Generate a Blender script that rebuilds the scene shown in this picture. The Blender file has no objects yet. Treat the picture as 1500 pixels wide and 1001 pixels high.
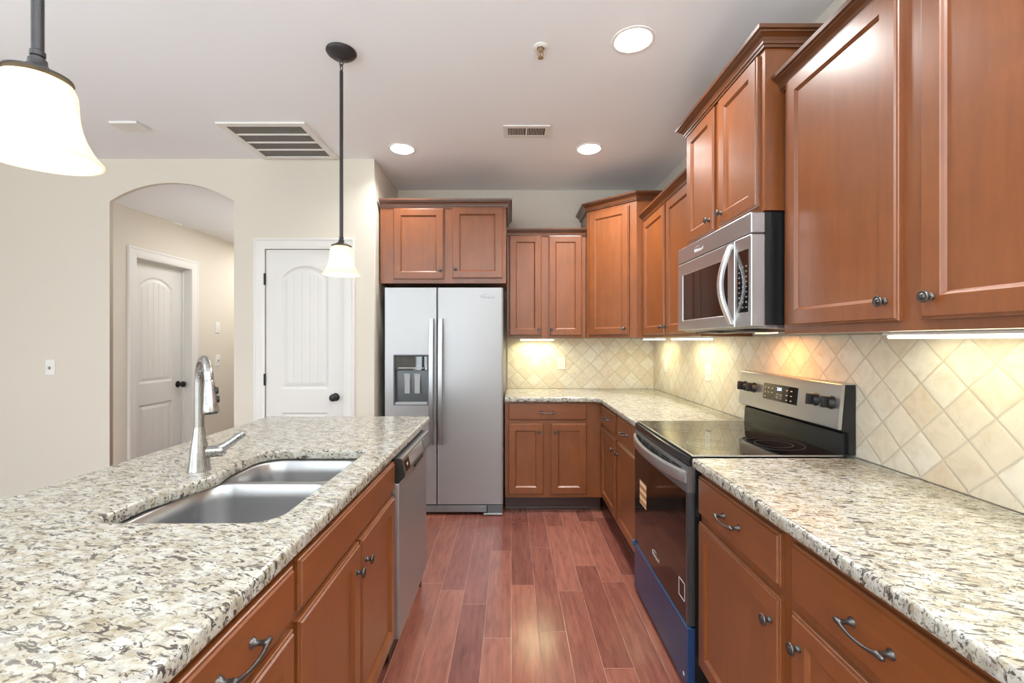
import bpy, bmesh, math, random
from mathutils import Matrix, Vector
random.seed(7)
sc = bpy.context.scene
COL = sc.collection

# ------------------------------------------------------------------ camera, world, exposure
cam_d = bpy.data.cameras.new('camera')
cam_d.sensor_width = 36.0
cam_d.lens = 660 / 1500 * 36
cam_d.shift_x = 1 / 1500
cam_d.shift_y = -1.5 / 1500
cam_d.clip_start = 0.02
cam = bpy.data.objects.new('camera', cam_d)
COL.objects.link(cam)
cam.location = (0, 0, 1.36)
cam.rotation_euler = (math.radians(90), 0, 0)
sc.camera = cam
sc.view_settings.view_transform = 'Standard'
sc.view_settings.look = 'None'
sc.view_settings.gamma = 1
sc.view_settings.use_curve_mapping = False
sc.view_settings.exposure = -0.12
sc.cycles.max_bounces = 10
sc.cycles.diffuse_bounces = 6
sc.cycles.glossy_bounces = 5
sc.cycles.sample_clamp_indirect = 8
sc.cycles.use_denoising = True

world = bpy.data.worlds.new('world')
sc.world = world
world.use_nodes = True
bg = world.node_tree.nodes['Background']
bg.inputs[0].default_value = (0.80, 0.90, 1.0, 1)
bg.inputs[1].default_value = 3.0

def area(name, loc, rot, sx, sy, power, col=(1, 1, 1), shape='RECTANGLE', spread=180):
    l = bpy.data.lights.new(name, 'AREA')
    l.shape = shape
    l.size = sx
    l.size_y = sy
    l.energy = power
    l.color = col
    l.spread = math.radians(spread)
    o = bpy.data.objects.new(name, l)
    COL.objects.link(o)
    o.location = loc
    o.rotation_euler = [math.radians(a) for a in rot]
    return o

# daylight through the windows behind and to the left of the camera (each lamp stands outside its window)
WIN_REAR = [(-4.6, -2.9), (-2.3, -0.6)]
WIN_LEFT = [(-2.9, -1.5), (-0.9, 0.5)]
for i, (a, b) in enumerate(WIN_REAR):
    area('daylight_rear', ((a + b) / 2, -3.85, 1.5), (105, 0, 0), b - a, 1.9, 60, (0.93, 0.97, 1.0))
for i, (a, b) in enumerate(WIN_LEFT):
    area('daylight_left', (-5.85, (a + b) / 2, 1.5), (105, 0, -90), b - a, 1.9, 50, (0.93, 0.97, 1.0))

# added unseen uplights behind the camera, bounced off the ceiling
ADDED_UPLIGHTS = ((-.5, -1.6, 110), (-3.4, -1.8, 45), (-2.9, .3, 34), (.65, -.75, 95))
for x, y, pw in ADDED_UPLIGHTS:
    area('added_uplight_beam', (x, y, 1.775), (180, 0, 0), .30, .30, pw, (.84, .935, 1.0), 'DISK')

# ------------------------------------------------------------------ helpers
def setp(o, label=None, cat=None, group=None, kind=None):
    if label: o['label'] = label
    if cat: o['category'] = cat
    if group: o['group'] = group
    if kind: o['kind'] = kind
    return o

def thing(name, loc, label, cat, group=None):
    o = bpy.data.objects.new(name, None)
    o.empty_display_size = 0.05
    COL.objects.link(o)
    o.location = loc
    return setp(o, label, cat, group)

def wloc(o):
    v = Vector((0, 0, 0))
    while o is not None:
        v = v + Vector(o.location)
        o = o.parent
    return v

def link(name, me, mat, parent=None, smooth=None):
    """Link a mesh given in world coordinates; its origin goes to the middle of its base."""
    if len(me.vertices):
        xs = [v.co for v in me.vertices]
        c = Vector(((min(v.x for v in xs) + max(v.x for v in xs)) / 2,
                    (min(v.y for v in xs) + max(v.y for v in xs)) / 2,
                    min(v.z for v in xs)))
    else:
        c = Vector((0, 0, 0))
    at = me.attributes.new('wp', 'FLOAT_VECTOR', 'POINT')      # rest position, for the grain and stone patterns
    for i, v in enumerate(me.vertices):
        at.data[i].vector = v.co
    me.transform(Matrix.Translation(-c))
    o = bpy.data.objects.new(name, me)
    COL.objects.link(o)
    if mat is not None:
        if isinstance(mat, (list, tuple)):
            for m in mat: me.materials.append(m)
        else:
            me.materials.append(mat)
    if parent is not None:
        o.parent = parent
        o.location = c - wloc(parent)
    else:
        o.location = c
    if smooth:
        me.polygons.foreach_set('use_smooth', [True] * len(me.polygons))
        if smooth is not True:
            try:
                me.set_sharp_from_angle(angle=math.radians(smooth))
            except Exception:
                pass
    return o

def fin(name, bm, mat, parent=None, smooth=None, M=None, recalc=True):
    if M is not None: bm.transform(M)
    if recalc: bmesh.ops.recalc_face_normals(bm, faces=bm.faces)
    me = bpy.data.meshes.new(name)
    bm.to_mesh(me)
    bm.free()
    return link(name, me, mat, parent, smooth)

def box(bm, x0, x1, y0, y1, z0, z1, bev=0.0, seg=2, mi=0):
    vs = [bm.verts.new((x, y, z)) for x in (x0, x1) for y in (y0, y1) for z in (z0, z1)]
    q = [(0, 1, 3, 2), (4, 6, 7, 5), (0, 4, 5, 1), (2, 3, 7, 6), (0, 2, 6, 4), (1, 5, 7, 3)]
    fs = [bm.faces.new([vs[i] for i in f]) for f in q]
    for f in fs: f.material_index = mi
    if bev > 0:
        es = list({e for f in fs for e in f.edges})
        r = bmesh.ops.bevel(bm, geom=es, offset=bev, segments=seg, affect='EDGES', profile=0.5)
        for f in r['faces']: f.material_index = mi
    return bm

def bx(*a, **k):
    return box(bmesh.new(), *a, **k)

def lathe(bm, prof, n=24, M=None, cap=True, mi=0):
    """prof: list of (r, z) about local Z."""
    rings = []
    for r, z in prof:
        ring = []
        if r < 1e-6:
            v = bm.verts.new((0, 0, z))
            if M: v.co = M @ v.co
            rings.append([v]); continue
        for i in range(n):
            a = 2 * math.pi * i / n
            v = bm.verts.new((r * math.cos(a), r * math.sin(a), z))
            if M: v.co = M @ v.co
            ring.append(v)
        rings.append(ring)
    for A, B in zip(rings, rings[1:]):
        for i in range(n):
            j = (i + 1) % n
            try:
                if len(A) == 1 and len(B) == 1: continue
                if len(A) == 1: f = bm.faces.new((A[0], B[i], B[j]))
                elif len(B) == 1: f = bm.faces.new((A[i], A[j], B[0]))
                else: f = bm.faces.new((A[i], A[j], B[j], B[i]))
                f.material_index = mi
            except ValueError: pass
    if cap:
        for R in (rings[0], rings[-1]):
            if len(R) > 2:
                try: bm.faces.new(R).material_index = mi
                except ValueError: pass
    return bm

def tube(bm, pts, radii, n=12, flat=1.0, up=None, cap=True):
    """Swept tube along pts (Vectors); flat squeezes the section along 'up'."""
    pts = [Vector(p) for p in pts]
    if not isinstance(radii, (list, tuple)): radii = [radii] * len(pts)
    rings = []
    ref = Vector(up) if up is not None else None
    prev = None
    for i, p in enumerate(pts):
        t = (pts[min(i + 1, len(pts) - 1)] - pts[max(i - 1, 0)]).normalized()
        if ref is None:
            ref = Vector((0, 0, 1)) if abs(t.z) < 0.9 else Vector((1, 0, 0))
        s = t.cross(ref if prev is None or up is not None else prev)
        if s.length < 1e-5: s = t.cross(Vector((0.3, 1, 0.2)))
        s.normalize()
        w = s.cross(t).normalized()
        prev = w
        rings.append([bm.verts.new(p + s * radii[i] * math.cos(2 * math.pi * k / n) + w * radii[i] * flat * math.sin(2 * math.pi * k / n)) for k in range(n)])
    for A, B in zip(rings, rings[1:]):
        for k in range(n):
            bm.faces.new((A[k], A[(k + 1) % n], B[(k + 1) % n], B[k]))
    if cap:
        bm.faces.new(rings[0]); bm.faces.new(rings[-1])
    return bm

def rect_loops(bm, loops, cap0=True, cap1=True):
    """loops: (u0,u1,v,w0,w1) rectangles joined in turn."""
    R = []
    for u0, u1, v, w0, w1 in loops:
        R.append([bm.verts.new(c) for c in ((u0, v, w0), (u1, v, w0), (u1, v, w1), (u0, v, w1))])
    for A, B in zip(R, R[1:]):
        for k in range(4):
            bm.faces.new((A[k], A[(k + 1) % 4], B[(k + 1) % 4], B[k]))
    if cap0: bm.faces.new(R[0])
    if cap1: bm.faces.new(R[-1])
    return bm

def ring_loops(bm, loops, cap0=True, cap1=True):
    """loops: lists of 3D points with equal counts, joined in turn."""
    R = [[bm.verts.new(p) for p in L] for L in loops]
    n = len(R[0])
    for A, B in zip(R, R[1:]):
        for k in range(n):
            bm.faces.new((A[k], A[(k + 1) % n], B[(k + 1) % n], B[k]))
    if cap0: bm.faces.new(R[0])
    if cap1: bm.faces.new(R[-1])
    return bm

def round_poly(pts, seg=6):
    """pts: (x, y, r) -> outline with rounded corners."""
    out = []
    n = len(pts)
    for i, (x, y, r) in enumerate(pts):
        p = Vector((x, y))
        a = Vector(pts[i - 1][:2]) - p
        b = Vector(pts[(i + 1) % n][:2]) - p
        if r <= 0:
            out.append((x, y)); continue
        an = a.normalized(); bn = b.normalized()
        ang = an.angle(bn)
        d = min(r / math.tan(ang / 2), a.length * 0.49, b.length * 0.49)
        rr = d * math.tan(ang / 2)
        c = p + (an + bn).normalized() * (rr / math.sin(ang / 2))
        s = p + an * d; e = p + bn * d
        a0 = math.atan2(s.y - c.y, s.x - c.x); a1 = math.atan2(e.y - c.y, e.x - c.x)
        da = (a1 - a0 + math.pi) % (2 * math.pi) - math.pi
        for k in range(seg + 1):
            t = a0 + da * k / seg
            out.append((c.x + rr * math.cos(t), c.y + rr * math.sin(t)))
    return out

def plate_mesh(name, outlines, thick, bevel=0.0, bres=2):
    """Flat plate (in XY, centred on z=0) from an outer outline and holes."""
    cu = bpy.data.curves.new(name, 'CURVE')
    cu.dimensions = '2D'
    cu.fill_mode = 'BOTH'
    cu.extrude = thick / 2 - bevel
    cu.bevel_depth = bevel
    cu.bevel_resolution = bres
    cu.offset = -bevel
    for pts in outlines:
        sp = cu.splines.new('POLY')
        sp.points.add(len(pts) - 1)
        for q, p in zip(sp.points, pts): q.co = (p[0], p[1], 0, 1)
        sp.use_cyclic_u = True
    o = bpy.data.objects.new(name, cu)
    COL.objects.link(o)
    dg = bpy.context.evaluated_depsgraph_get()
    me = bpy.data.meshes.new_from_object(o.evaluated_get(dg))
    bpy.data.objects.remove(o)
    bpy.data.curves.remove(cu)
    me.materials.clear()
    return me

def text_mesh(name, s, size, M, mat, parent, depth=0.0003, shear=0.0):
    cu = bpy.data.curves.new(name, 'FONT')
    cu.body = s
    cu.size = size
    cu.extrude = depth
    cu.align_x = 'CENTER'
    cu.align_y = 'CENTER'
    cu.shear = shear
    o = bpy.data.objects.new(name, cu)
    COL.objects.link(o)
    dg = bpy.context.evaluated_depsgraph_get()
    me = bpy.data.meshes.new_from_object(o.evaluated_get(dg))
    bpy.data.objects.remove(o)
    bpy.data.curves.remove(cu)
    me.materials.clear()
    me.transform(M)
    return link(name, me, mat, parent)

def frame(origin, u, v):
    """Local frame: u along the front, v into the depth, w up."""
    u = Vector(u).normalized(); v = Vector(v).normalized(); w = Vector((0, 0, 1))
    M = Matrix.Identity(4)
    for i in range(3):
        M[i][0] = u[i]; M[i][1] = v[i]; M[i][2] = w[i]; M[i][3] = origin[i]
    return M

def face_text(M, u, v, w):
    """Matrix that lays text (XY, facing +Z) on the front of local frame M."""
    L = Matrix(((1, 0, 0, u), (0, 0, -1, v), (0, 1, 0, w), (0, 0, 0, 1)))
    return M @ L

def sweep(bm, prof, path, side=-1):
    """prof: (out, up) closed section; path: plan points (x, y, z); out is to the right of travel when side=1."""
    P = [Vector(p) for p in path]
    n = len(P)
    rings = []
    for i in range(n):
        d0 = (P[i] - P[i - 1]).normalized() if i > 0 else None
        d1 = (P[i + 1] - P[i]).normalized() if i < n - 1 else None
        nn = []
        for d in (d0, d1):
            if d is not None: nn.append(Vector((d.y, -d.x, 0)) * side)
        if len(nn) == 2:
            m = (nn[0] + nn[1]).normalized()
            k = 1 / max(0.2, m.dot(nn[0]))
        else:
            m, k = nn[0], 1
        rings.append([bm.verts.new(P[i] + m * (o * k) + Vector((0, 0, h))) for o, h in prof])
    q = len(prof)
    for A, B in zip(rings, rings[1:]):
        for k in range(q):
            bm.faces.new((A[k], A[(k + 1) % q], B[(k + 1) % q], B[k]))
    bm.faces.new(rings[0]); bm.faces.new(rings[-1])
    return bm

# ------------------------------------------------------------------ materials
def new_mat(name):
    m = bpy.data.materials.new(name)
    m.use_nodes = True
    nt = m.node_tree
    return m, nt, nt.nodes['Principled BSDF']

def N(nt, t, **k):
    n = nt.nodes.new(t)
    for a, b in k.items(): setattr(n, a, b)
    return n

def L(nt, a, b): nt.links.new(a, b)

def math_n(nt, op, a, b=None, c=None, clamp=False):
    n = N(nt, 'ShaderNodeMath', operation=op, use_clamp=clamp)
    for i, x in enumerate((a, b, c)):
        if x is None: continue
        if isinstance(x, (int, float)): n.inputs[i].default_value = x
        else: L(nt, x, n.inputs[i])
    return n.outputs[0]

def coords(nt):
    return N(nt, 'ShaderNodeAttribute', attribute_name='wp').outputs['Vector']

def mapped(nt, vec, scale, loc=(0, 0, 0), rot=(0, 0, 0)):
    m = N(nt, 'ShaderNodeMapping')
    m.inputs['Scale'].default_value = scale
    m.inputs['Location'].default_value = loc
    m.inputs['Rotation'].default_value = rot
    L(nt, vec, m.inputs['Vector'])
    return m.outputs[0]

def noise(nt, vec, scale, detail=3, rough=0.55, dist=0.0):
    n = N(nt, 'ShaderNodeTexNoise')
    n.inputs['Scale'].default_value = scale
    n.inputs['Detail'].default_value = detail
    n.inputs['Roughness'].default_value = rough
    n.inputs['Distortion'].default_value = dist
    L(nt, vec, n.inputs['Vector'])
    return n.outputs['Fac']

def ramp(nt, fac, stops, interp='LINEAR'):
    r = N(nt, 'ShaderNodeValToRGB')
    r.color_ramp.interpolation = interp
    el = r.color_ramp.elements
    while len(el) < len(stops): el.new(0.5)
    for e, (p, c) in zip(el, stops):
        e.position = p
        e.color = (*c, 1) if len(c) == 3 else c
    L(nt, fac, r.inputs[0])
    return r.outputs[0]

def mix(nt, fac, a, b, mode='MIX'):
    m = N(nt, 'ShaderNodeMix', data_type='RGBA', blend_type=mode)
    if isinstance(fac, (int, float)): m.inputs[0].default_value = fac
    else: L(nt, fac, m.inputs[0])
    for i, x in ((6, a), (7, b)):
        if isinstance(x, tuple): m.inputs[i].default_value = (*x, 1)
        else: L(nt, x, m.inputs[i])
    return m.outputs[2]

def bump(nt, h, strength, dist=0.002):
    b = N(nt, 'ShaderNodeBump')
    b.inputs['Strength'].default_value = strength
    b.inputs['Distance'].default_value = dist
    L(nt, h, b.inputs['Height'])
    return b.outputs[0]

def plain(name, col, rough=0.5, metal=0.0, spec=0.5, emit=None, estr=0.0, coat=0.0, var=0.04):
    m, nt, p = new_mat(name)
    p.inputs['Roughness'].default_value = rough
    p.inputs['Metallic'].default_value = metal
    p.inputs['Specular IOR Level'].default_value = spec
    p.inputs['Coat Weight'].default_value = coat
    p.inputs['Coat Roughness'].default_value = 0.15
    v = coords(nt)
    f = noise(nt, v, 14, 2)
    dark = tuple(c * (1 - var) for c in col)
    L(nt, mix(nt, f, dark, tuple(min(1, c * (1 + var)) for c in col)), p.inputs['Base Color'])
    if emit:
        p.inputs['Emission Color'].default_value = (*emit, 1)
        p.inputs['Emission Strength'].default_value = estr
    return m

def paint(name, col, bumpy=0.05):
    m, nt, p = new_mat(name)
    v = coords(nt)
    f = noise(nt, v, 1.3, 2)
    L(nt, mix(nt, f, tuple(c * 0.985 for c in col), tuple(min(1, c * 1.015) for c in col)), p.inputs['Base Color'])
    p.inputs['Roughness'].default_value = 0.65
    p.inputs['Specular IOR Level'].default_value = 0.3
    L(nt, bump(nt, noise(nt, v, 260, 2), bumpy, 0.001), p.inputs['Normal'])
    return m

def wood(name, grain, c0, c1, c2, rough=0.3):
    """Stained maple; grain = stretched axis scale vector."""
    m, nt, p = new_mat(name)
    v = coords(nt)
    g = mapped(nt, v, grain)
    f1 = noise(nt, g, 6.0, 5, 0.6, 0.6)
    f2 = noise(nt, v, 6.5, 4, 0.55, 0.5)
    f3 = noise(nt, g, 40.0, 3, 0.6)
    a = ramp(nt, f1, [(0.30, c0), (0.52, c1), (0.75, c2)])
    b = mix(nt, math_n(nt, 'MULTIPLY', f2, 0.8), a, tuple(x * 0.72 for x in c0))
    c = mix(nt, math_n(nt, 'MULTIPLY', f3, 0.10), b, tuple(x * 0.55 for x in c0))
    L(nt, c, p.inputs['Base Color'])
    p.inputs['Roughness'].default_value = rough
    p.inputs['Specular IOR Level'].default_value = 0.45
    p.inputs['Coat Weight'].default_value = 0.55
    p.inputs['Coat Roughness'].default_value = 0.36
    L(nt, bump(nt, f3, 0.03, 0.0006), p.inputs['Normal'])
    return m

C0, C1, C2 = (0.185, 0.053, 0.0125), (0.228, 0.067, 0.0155), (0.270, 0.083, 0.020)
WOOD = wood('cherry_stain_upright', (5, 5, 0.6), C0, C1, C2)
WOOD_X = wood('cherry_stain_across', (0.6, 5, 5), C0, C1, C2)
WOOD_Y = wood('cherry_stain_along', (5, 0.6, 5), C0, C1, C2)
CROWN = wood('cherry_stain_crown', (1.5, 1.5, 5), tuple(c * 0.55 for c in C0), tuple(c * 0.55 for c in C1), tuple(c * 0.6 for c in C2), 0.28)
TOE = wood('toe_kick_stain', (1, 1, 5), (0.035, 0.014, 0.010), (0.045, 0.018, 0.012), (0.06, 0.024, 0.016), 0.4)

def granite():
    m, nt, p = new_mat('speckled_granite')
    v0 = coords(nt)
    v = mapped(nt, v0, (1.0, 1.45, 1.2), rot=(0, 0, math.radians(28)))
    base = ramp(nt, noise(nt, v, 26, 4, 0.62, 0.8), [(0.30, (0.25, 0.205, 0.14)), (0.40, (0.33, 0.30, 0.23)), (0.50, (0.405, 0.385, 0.325)), (0.62, (0.455, 0.45, 0.415))])
    tan = ramp(nt, noise(nt, mapped(nt, v, (1, 1, 1), (3.1, 7.7, 1.2)), 34, 4, 0.6, 0.6), [(0.59, (0, 0, 0)), (0.69, (1, 1, 1))])
    c = mix(nt, math_n(nt, 'MULTIPLY', tan, 0.4), base, (0.32, 0.22, 0.125))
    gry = ramp(nt, noise(nt, mapped(nt, v, (1, 1, 1), (9.3, 2.2, 5.1)), 42, 4, 0.62, 0.5), [(0.53, (0, 0, 0)), (0.62, (1, 1, 1))])
    c = mix(nt, math_n(nt, 'MULTIPLY', gry, 0.7), c, (0.27, 0.25, 0.23))
    vd = mapped(nt, v, (0.8, 1.7, 1.3), (1.7, 4.2, 8.8))
    dk = ramp(nt, noise(nt, vd, 40, 4, 0.62, 1.0), [(0.540, (0, 0, 0)), (0.590, (1, 1, 1))])
    patch = ramp(nt, noise(nt, v0, 9, 2), [(0.30, (0.6, 0.6, 0.6)), (0.5, (1, 1, 1))])
    c = mix(nt, math_n(nt, 'MULTIPLY', math_n(nt, 'MULTIPLY', dk, patch), 0.93), c, (0.045, 0.036, 0.032))
    ve = mapped(nt, v, (1.5, 0.8, 1.3), (6.2, 0.4, 3.3))
    dk2 = ramp(nt, noise(nt, ve, 95, 2, 0.5, 0.6), [(0.61, (0, 0, 0)), (0.68, (1, 1, 1))])
    c = mix(nt, math_n(nt, 'MULTIPLY', dk2, 0.8), c, (0.10, 0.07, 0.05))
    L(nt, c, p.inputs['Base Color'])
    p.inputs['Roughness'].default_value = 0.16
    p.inputs['Specular IOR Level'].default_value = 0.5
    return m
GRANITE = granite()

def floor_mat():
    m, nt, p = new_mat('cherry_plank_floor')
    v = coords(nt)
    s = N(nt, 'ShaderNodeSeparateXYZ'); L(nt, v, s.inputs[0])
    X, Y = s.outputs[0], s.outputs[1]
    W = 0.1275
    xs = math_n(nt, 'DIVIDE', X, W)
    col = math_n(nt, 'FLOOR', xs)
    wn = N(nt, 'ShaderNodeTexWhiteNoise', noise_dimensions='1D'); L(nt, col, wn.inputs['W'])
    Ln = 0.85
    ys = math_n(nt, 'DIVIDE', math_n(nt, 'ADD', Y, math_n(nt, 'MULTIPLY', wn.outputs[0], 3.0)), Ln)
    row = math_n(nt, 'FLOOR', ys)
    cv = N(nt, 'ShaderNodeCombineXYZ'); L(nt, col, cv.inputs[0]); L(nt, row, cv.inputs[1])
    w2 = N(nt, 'ShaderNodeTexWhiteNoise', noise_dimensions='2D'); L(nt, cv.outputs[0], w2.inputs['Vector'])
    tone = ramp(nt, w2.outputs[0], [(0.0, (0.155, 0.051, 0.037)), (0.5, (0.205, 0.071, 0.050)), (1.0, (0.265, 0.097, 0.066))])
    off = N(nt, 'ShaderNodeVectorMath', operation='MULTIPLY_ADD')
    L(nt, w2.outputs['Color'], off.inputs[0]); off.inputs[1].default_value = (7, 7, 7); L(nt, v, off.inputs[2])
    g = noise(nt, mapped(nt, off.outputs[0], (9, 1.1, 1)), 5, 5, 0.6, 0.35)
    c = mix(nt, 1.0, tone, ramp(nt, g, [(0.25, (0.62, 0.62, 0.62)), (0.55, (1, 1, 1)), (0.8, (1.3, 1.25, 1.2))]), 'MULTIPLY')
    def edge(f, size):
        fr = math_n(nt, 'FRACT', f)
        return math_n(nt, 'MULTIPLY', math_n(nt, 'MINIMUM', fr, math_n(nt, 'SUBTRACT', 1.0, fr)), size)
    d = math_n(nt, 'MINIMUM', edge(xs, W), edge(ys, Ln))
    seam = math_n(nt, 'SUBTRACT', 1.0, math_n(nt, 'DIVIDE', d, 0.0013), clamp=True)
    glint = noise(nt, v, 9, 3)
    c = mix(nt, math_n(nt, 'MULTIPLY', seam, math_n(nt, 'MULTIPLY', glint, 1.6)), c, (0.46, 0.30, 0.24))  # bevel glint along the seams, painted in as a lighter colour
    L(nt, c, p.inputs['Base Color'])
    h = math_n(nt, 'DIVIDE', d, 0.0035, clamp=True)
    L(nt, bump(nt, math_n(nt, 'ADD', h, math_n(nt, 'MULTIPLY', noise(nt, v, 5, 2), 0.5)), 0.22, 0.0012), p.inputs['Normal'])
    L(nt, ramp(nt, noise(nt, v, 3.2, 4), [(0.3, (0.16,) * 3), (0.7, (0.24,) * 3)]), p.inputs['Roughness'])
    p.inputs['Specular IOR Level'].default_value = 0.7
    return m
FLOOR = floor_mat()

def tile_mat(name, axis, p0, z0=1.221, P=0.1505):
    m, nt, p = new_mat(name)
    v = coords(nt)
    wob = N(nt, 'ShaderNodeTexNoise'); wob.inputs['Scale'].default_value = 22; wob.inputs['Detail'].default_value = 2
    L(nt, v, wob.inputs['Vector'])
    vm = N(nt, 'ShaderNodeVectorMath', operation='MULTIPLY_ADD')
    sub = N(nt, 'ShaderNodeVectorMath', operation='SUBTRACT'); L(nt, wob.outputs['Color'], sub.inputs[0]); sub.inputs[1].default_value = (0.5,) * 3
    L(nt, sub.outputs[0], vm.inputs[0]); vm.inputs[1].default_value = (0.006,) * 3; L(nt, v, vm.inputs[2])
    s = N(nt, 'ShaderNodeSeparateXYZ'); L(nt, vm.outputs[0], s.inputs[0])
    a = math_n(nt, 'DIVIDE', math_n(nt, 'SUBTRACT', s.outputs[axis], p0), P)
    b = math_n(nt, 'DIVIDE', math_n(nt, 'SUBTRACT', s.outputs[2], z0), P)
    S = math_n(nt, 'ADD', a, b); T = math_n(nt, 'SUBTRACT', a, b)
    cv = N(nt, 'ShaderNodeCombineXYZ')
    L(nt, math_n(nt, 'FLOOR', S), cv.inputs[0]); L(nt, math_n(nt, 'FLOOR', T), cv.inputs[1])
    w = N(nt, 'ShaderNodeTexWhiteNoise', noise_dimensions='2D'); L(nt, cv.outputs[0], w.inputs['Vector'])
    def edge(f):
        fr = math_n(nt, 'FRACT', f)
        return math_n(nt, 'MULTIPLY', math_n(nt, 'MINIMUM', fr, math_n(nt, 'SUBTRACT', 1.0, fr)), P * 0.7071)
    d = math_n(nt, 'MINIMUM', edge(S), edge(T))
    tone = ramp(nt, w.outputs[0], [(0.0, (0.68, 0.565, 0.42)), (0.35, (0.70, 0.61, 0.48)), (0.7, (0.72, 0.65, 0.53)), (1.0, (0.75, 0.69, 0.59))])
    off = N(nt, 'ShaderNodeVectorMath', operation='MULTIPLY_ADD')
    L(nt, w.outputs['Color'], off.inputs[0]); off.inputs[1].default_value = (5, 5, 5); L(nt, v, off.inputs[2])
    f = noise(nt, off.outputs[0], 16, 5, 0.62, 0.8)
    c = mix(nt, 1.0, tone, ramp(nt, f, [(0.25, (0.86, 0.81, 0.74)), (0.55, (1, 1, 1)), (0.8, (1.06, 1.05, 1.02))]), 'MULTIPLY')
    pit = ramp(nt, noise(nt, mapped(nt, off.outputs[0], (1, 1, 2.0)), 75, 3, 0.6, 0.6), [(0.69, (0, 0, 0)), (0.74, (1, 1, 1))])
    c = mix(nt, math_n(nt, 'MULTIPLY', pit, 0.55), c, (0.36, 0.25, 0.14))
    tl = math_n(nt, 'DIVIDE', math_n(nt, 'SUBTRACT', d, 0.0022), 0.0022, clamp=True)
    grout = mix(nt, noise(nt, v, 40, 3), (0.52, 0.46, 0.36), (0.60, 0.53, 0.42))
    c = mix(nt, tl, grout, c)
    L(nt, c, p.inputs['Base Color'])
    h = math_n(nt, 'POWER', math_n(nt, 'DIVIDE', math_n(nt, 'SUBTRACT', d, 0.0010), 0.008, clamp=True), 0.5)
    h = math_n(nt, 'SUBTRACT', h, math_n(nt, 'MULTIPLY', pit, 0.5))
    L(nt, bump(nt, h, 0.38, 0.004), p.inputs['Normal'])
    p.inputs['Roughness'].default_value = 0.42
    p.inputs['Specular IOR Level'].default_value = 0.4
    return m
TILE_R = tile_mat('travertine_right', 1, 1.298)
TILE_B = tile_mat('travertine_back', 0, 0.356)

def steel(name, axis, base=0.60, r0=0.20, r1=0.34, tint=(1, 1, 1.02), aniso=0.0, metal=0.9):
    """Brushed stainless: very fine streaks stretched along one axis."""
    m, nt, p = new_mat(name)
    v = coords(nt)
    sc_ = [300, 300, 300]; sc_[axis] = 3.0
    f = noise(nt, mapped(nt, v, sc_), 1.0, 2, 0.5)
    L(nt, ramp(nt, f, [(0.3, tuple(base * 0.985 * t for t in tint)), (0.7, tuple(base * 1.015 * t for t in tint))]), p.inputs['Base Color'])
    L(nt, ramp(nt, f, [(0.3, (r0,) * 3), (0.7, (r1,) * 3)]), p.inputs['Roughness'])
    p.inputs['Metallic'].default_value = metal
    if aniso:
        p.inputs['Anisotropic'].default_value = aniso
        tg = N(nt, 'ShaderNodeTangent', direction_type='RADIAL', axis='Z')
        L(nt, tg.outputs[0], p.inputs['Tangent'])
    L(nt, bump(nt, noise(nt, v, 2.4, 2), 0.05, 0.004), p.inputs['Normal'])
    return m
STEEL_Z = steel('brushed_steel_upright', 2, 0.38, 0.36, 0.42, aniso=0.6, metal=0.6)
STEEL_Y = steel('brushed_steel_along', 1, 0.50, 0.29, 0.33)
STEEL_SINK = plain('satin_steel_bowl', (0.46, 0.46, 0.465), 0.36, 1.0, var=0.01)
NICKEL = steel('brushed_nickel', 2, 0.37, 0.24, 0.34, (1, 0.98, 0.95))
STEEL_H = steel('satin_steel_handle', 2, 0.42, 0.30, 0.36)
STEEL_DW = steel('brushed_steel_front', 2, 0.46, 0.36, 0.42, aniso=0.6, metal=0.8)
STEEL_D = steel('dark_brushed_steel', 1, 0.26, 0.30, 0.36)
GRILLE = plain('grille_grey', (0.24, 0.245, 0.25), 0.35, 0.5)
CHROME = plain('bright_steel', (0.78, 0.78, 0.78), 0.34, 1.0)
KEYMARK = plain('keypad_print', (0.20, 0.20, 0.21), 0.5)
PEWTER = plain('dark_pewter', (0.10, 0.092, 0.088), 0.32, 0.85, var=0.25)
BRONZE = plain('oil_rubbed_bronze', (0.022, 0.020, 0.020), 0.38, 0.4)
PENDMET = plain('pendant_bronze', (0.045, 0.042, 0.043), 0.42, 0.5)
BLACKGLASS = plain('black_glass', (0.006, 0.006, 0.007), 0.03, 0.0, 1.0)
OVENGLASS = plain('oven_door_glass', (0.010, 0.007, 0.006), 0.06, 0.0, 0.6)
BLACK = plain('black_enamel', (0.010, 0.011, 0.012), 0.25)
BLACKPL = plain('black_plastic', (0.012, 0.012, 0.013), 0.45)
SLATE = plain('dark_grey_steel', (0.10, 0.105, 0.11), 0.32, 0.8)
GREYPL = plain('grey_plastic', (0.105, 0.112, 0.118), 0.42)
LGREY = plain('light_grey_plastic', (0.33, 0.34, 0.35), 0.4)
FILM = plain('blue_protective_film', (0.017, 0.040, 0.110), 0.26, 0.05, 0.3)
FILM_EDGE = plain('blue_film_edge', (0.03, 0.12, 0.26), 0.2, 0.2, 0.6)
WHITEPL = plain('white_plastic', (0.74, 0.73, 0.70), 0.35)
TRIMW = plain('white_trim_paint', (0.69, 0.675, 0.645), 0.38, var=0.01)
DOORW = plain('white_door_paint', (0.665, 0.655, 0.63), 0.40, var=0.01)
WALL = paint('cream_wall_paint', (0.635, 0.588, 0.510))
CEIL = paint('white_ceiling_paint', (0.85, 0.875, 0.905), 0.12)
DARKHOLE = plain('dark_duct', (0.03, 0.03, 0.028), 0.8)
MESHGR = None
LOGO = plain('logo_grey', (0.22, 0.22, 0.23), 0.4, 0.5)
LOGOW = plain('logo_white', (0.70, 0.70, 0.70), 0.4)
LABELW = plain('label_white', (0.72, 0.66, 0.58), 0.5)
BRASS = plain('sprinkler_brass', (0.45, 0.32, 0.20), 0.35, 0.7)

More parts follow.
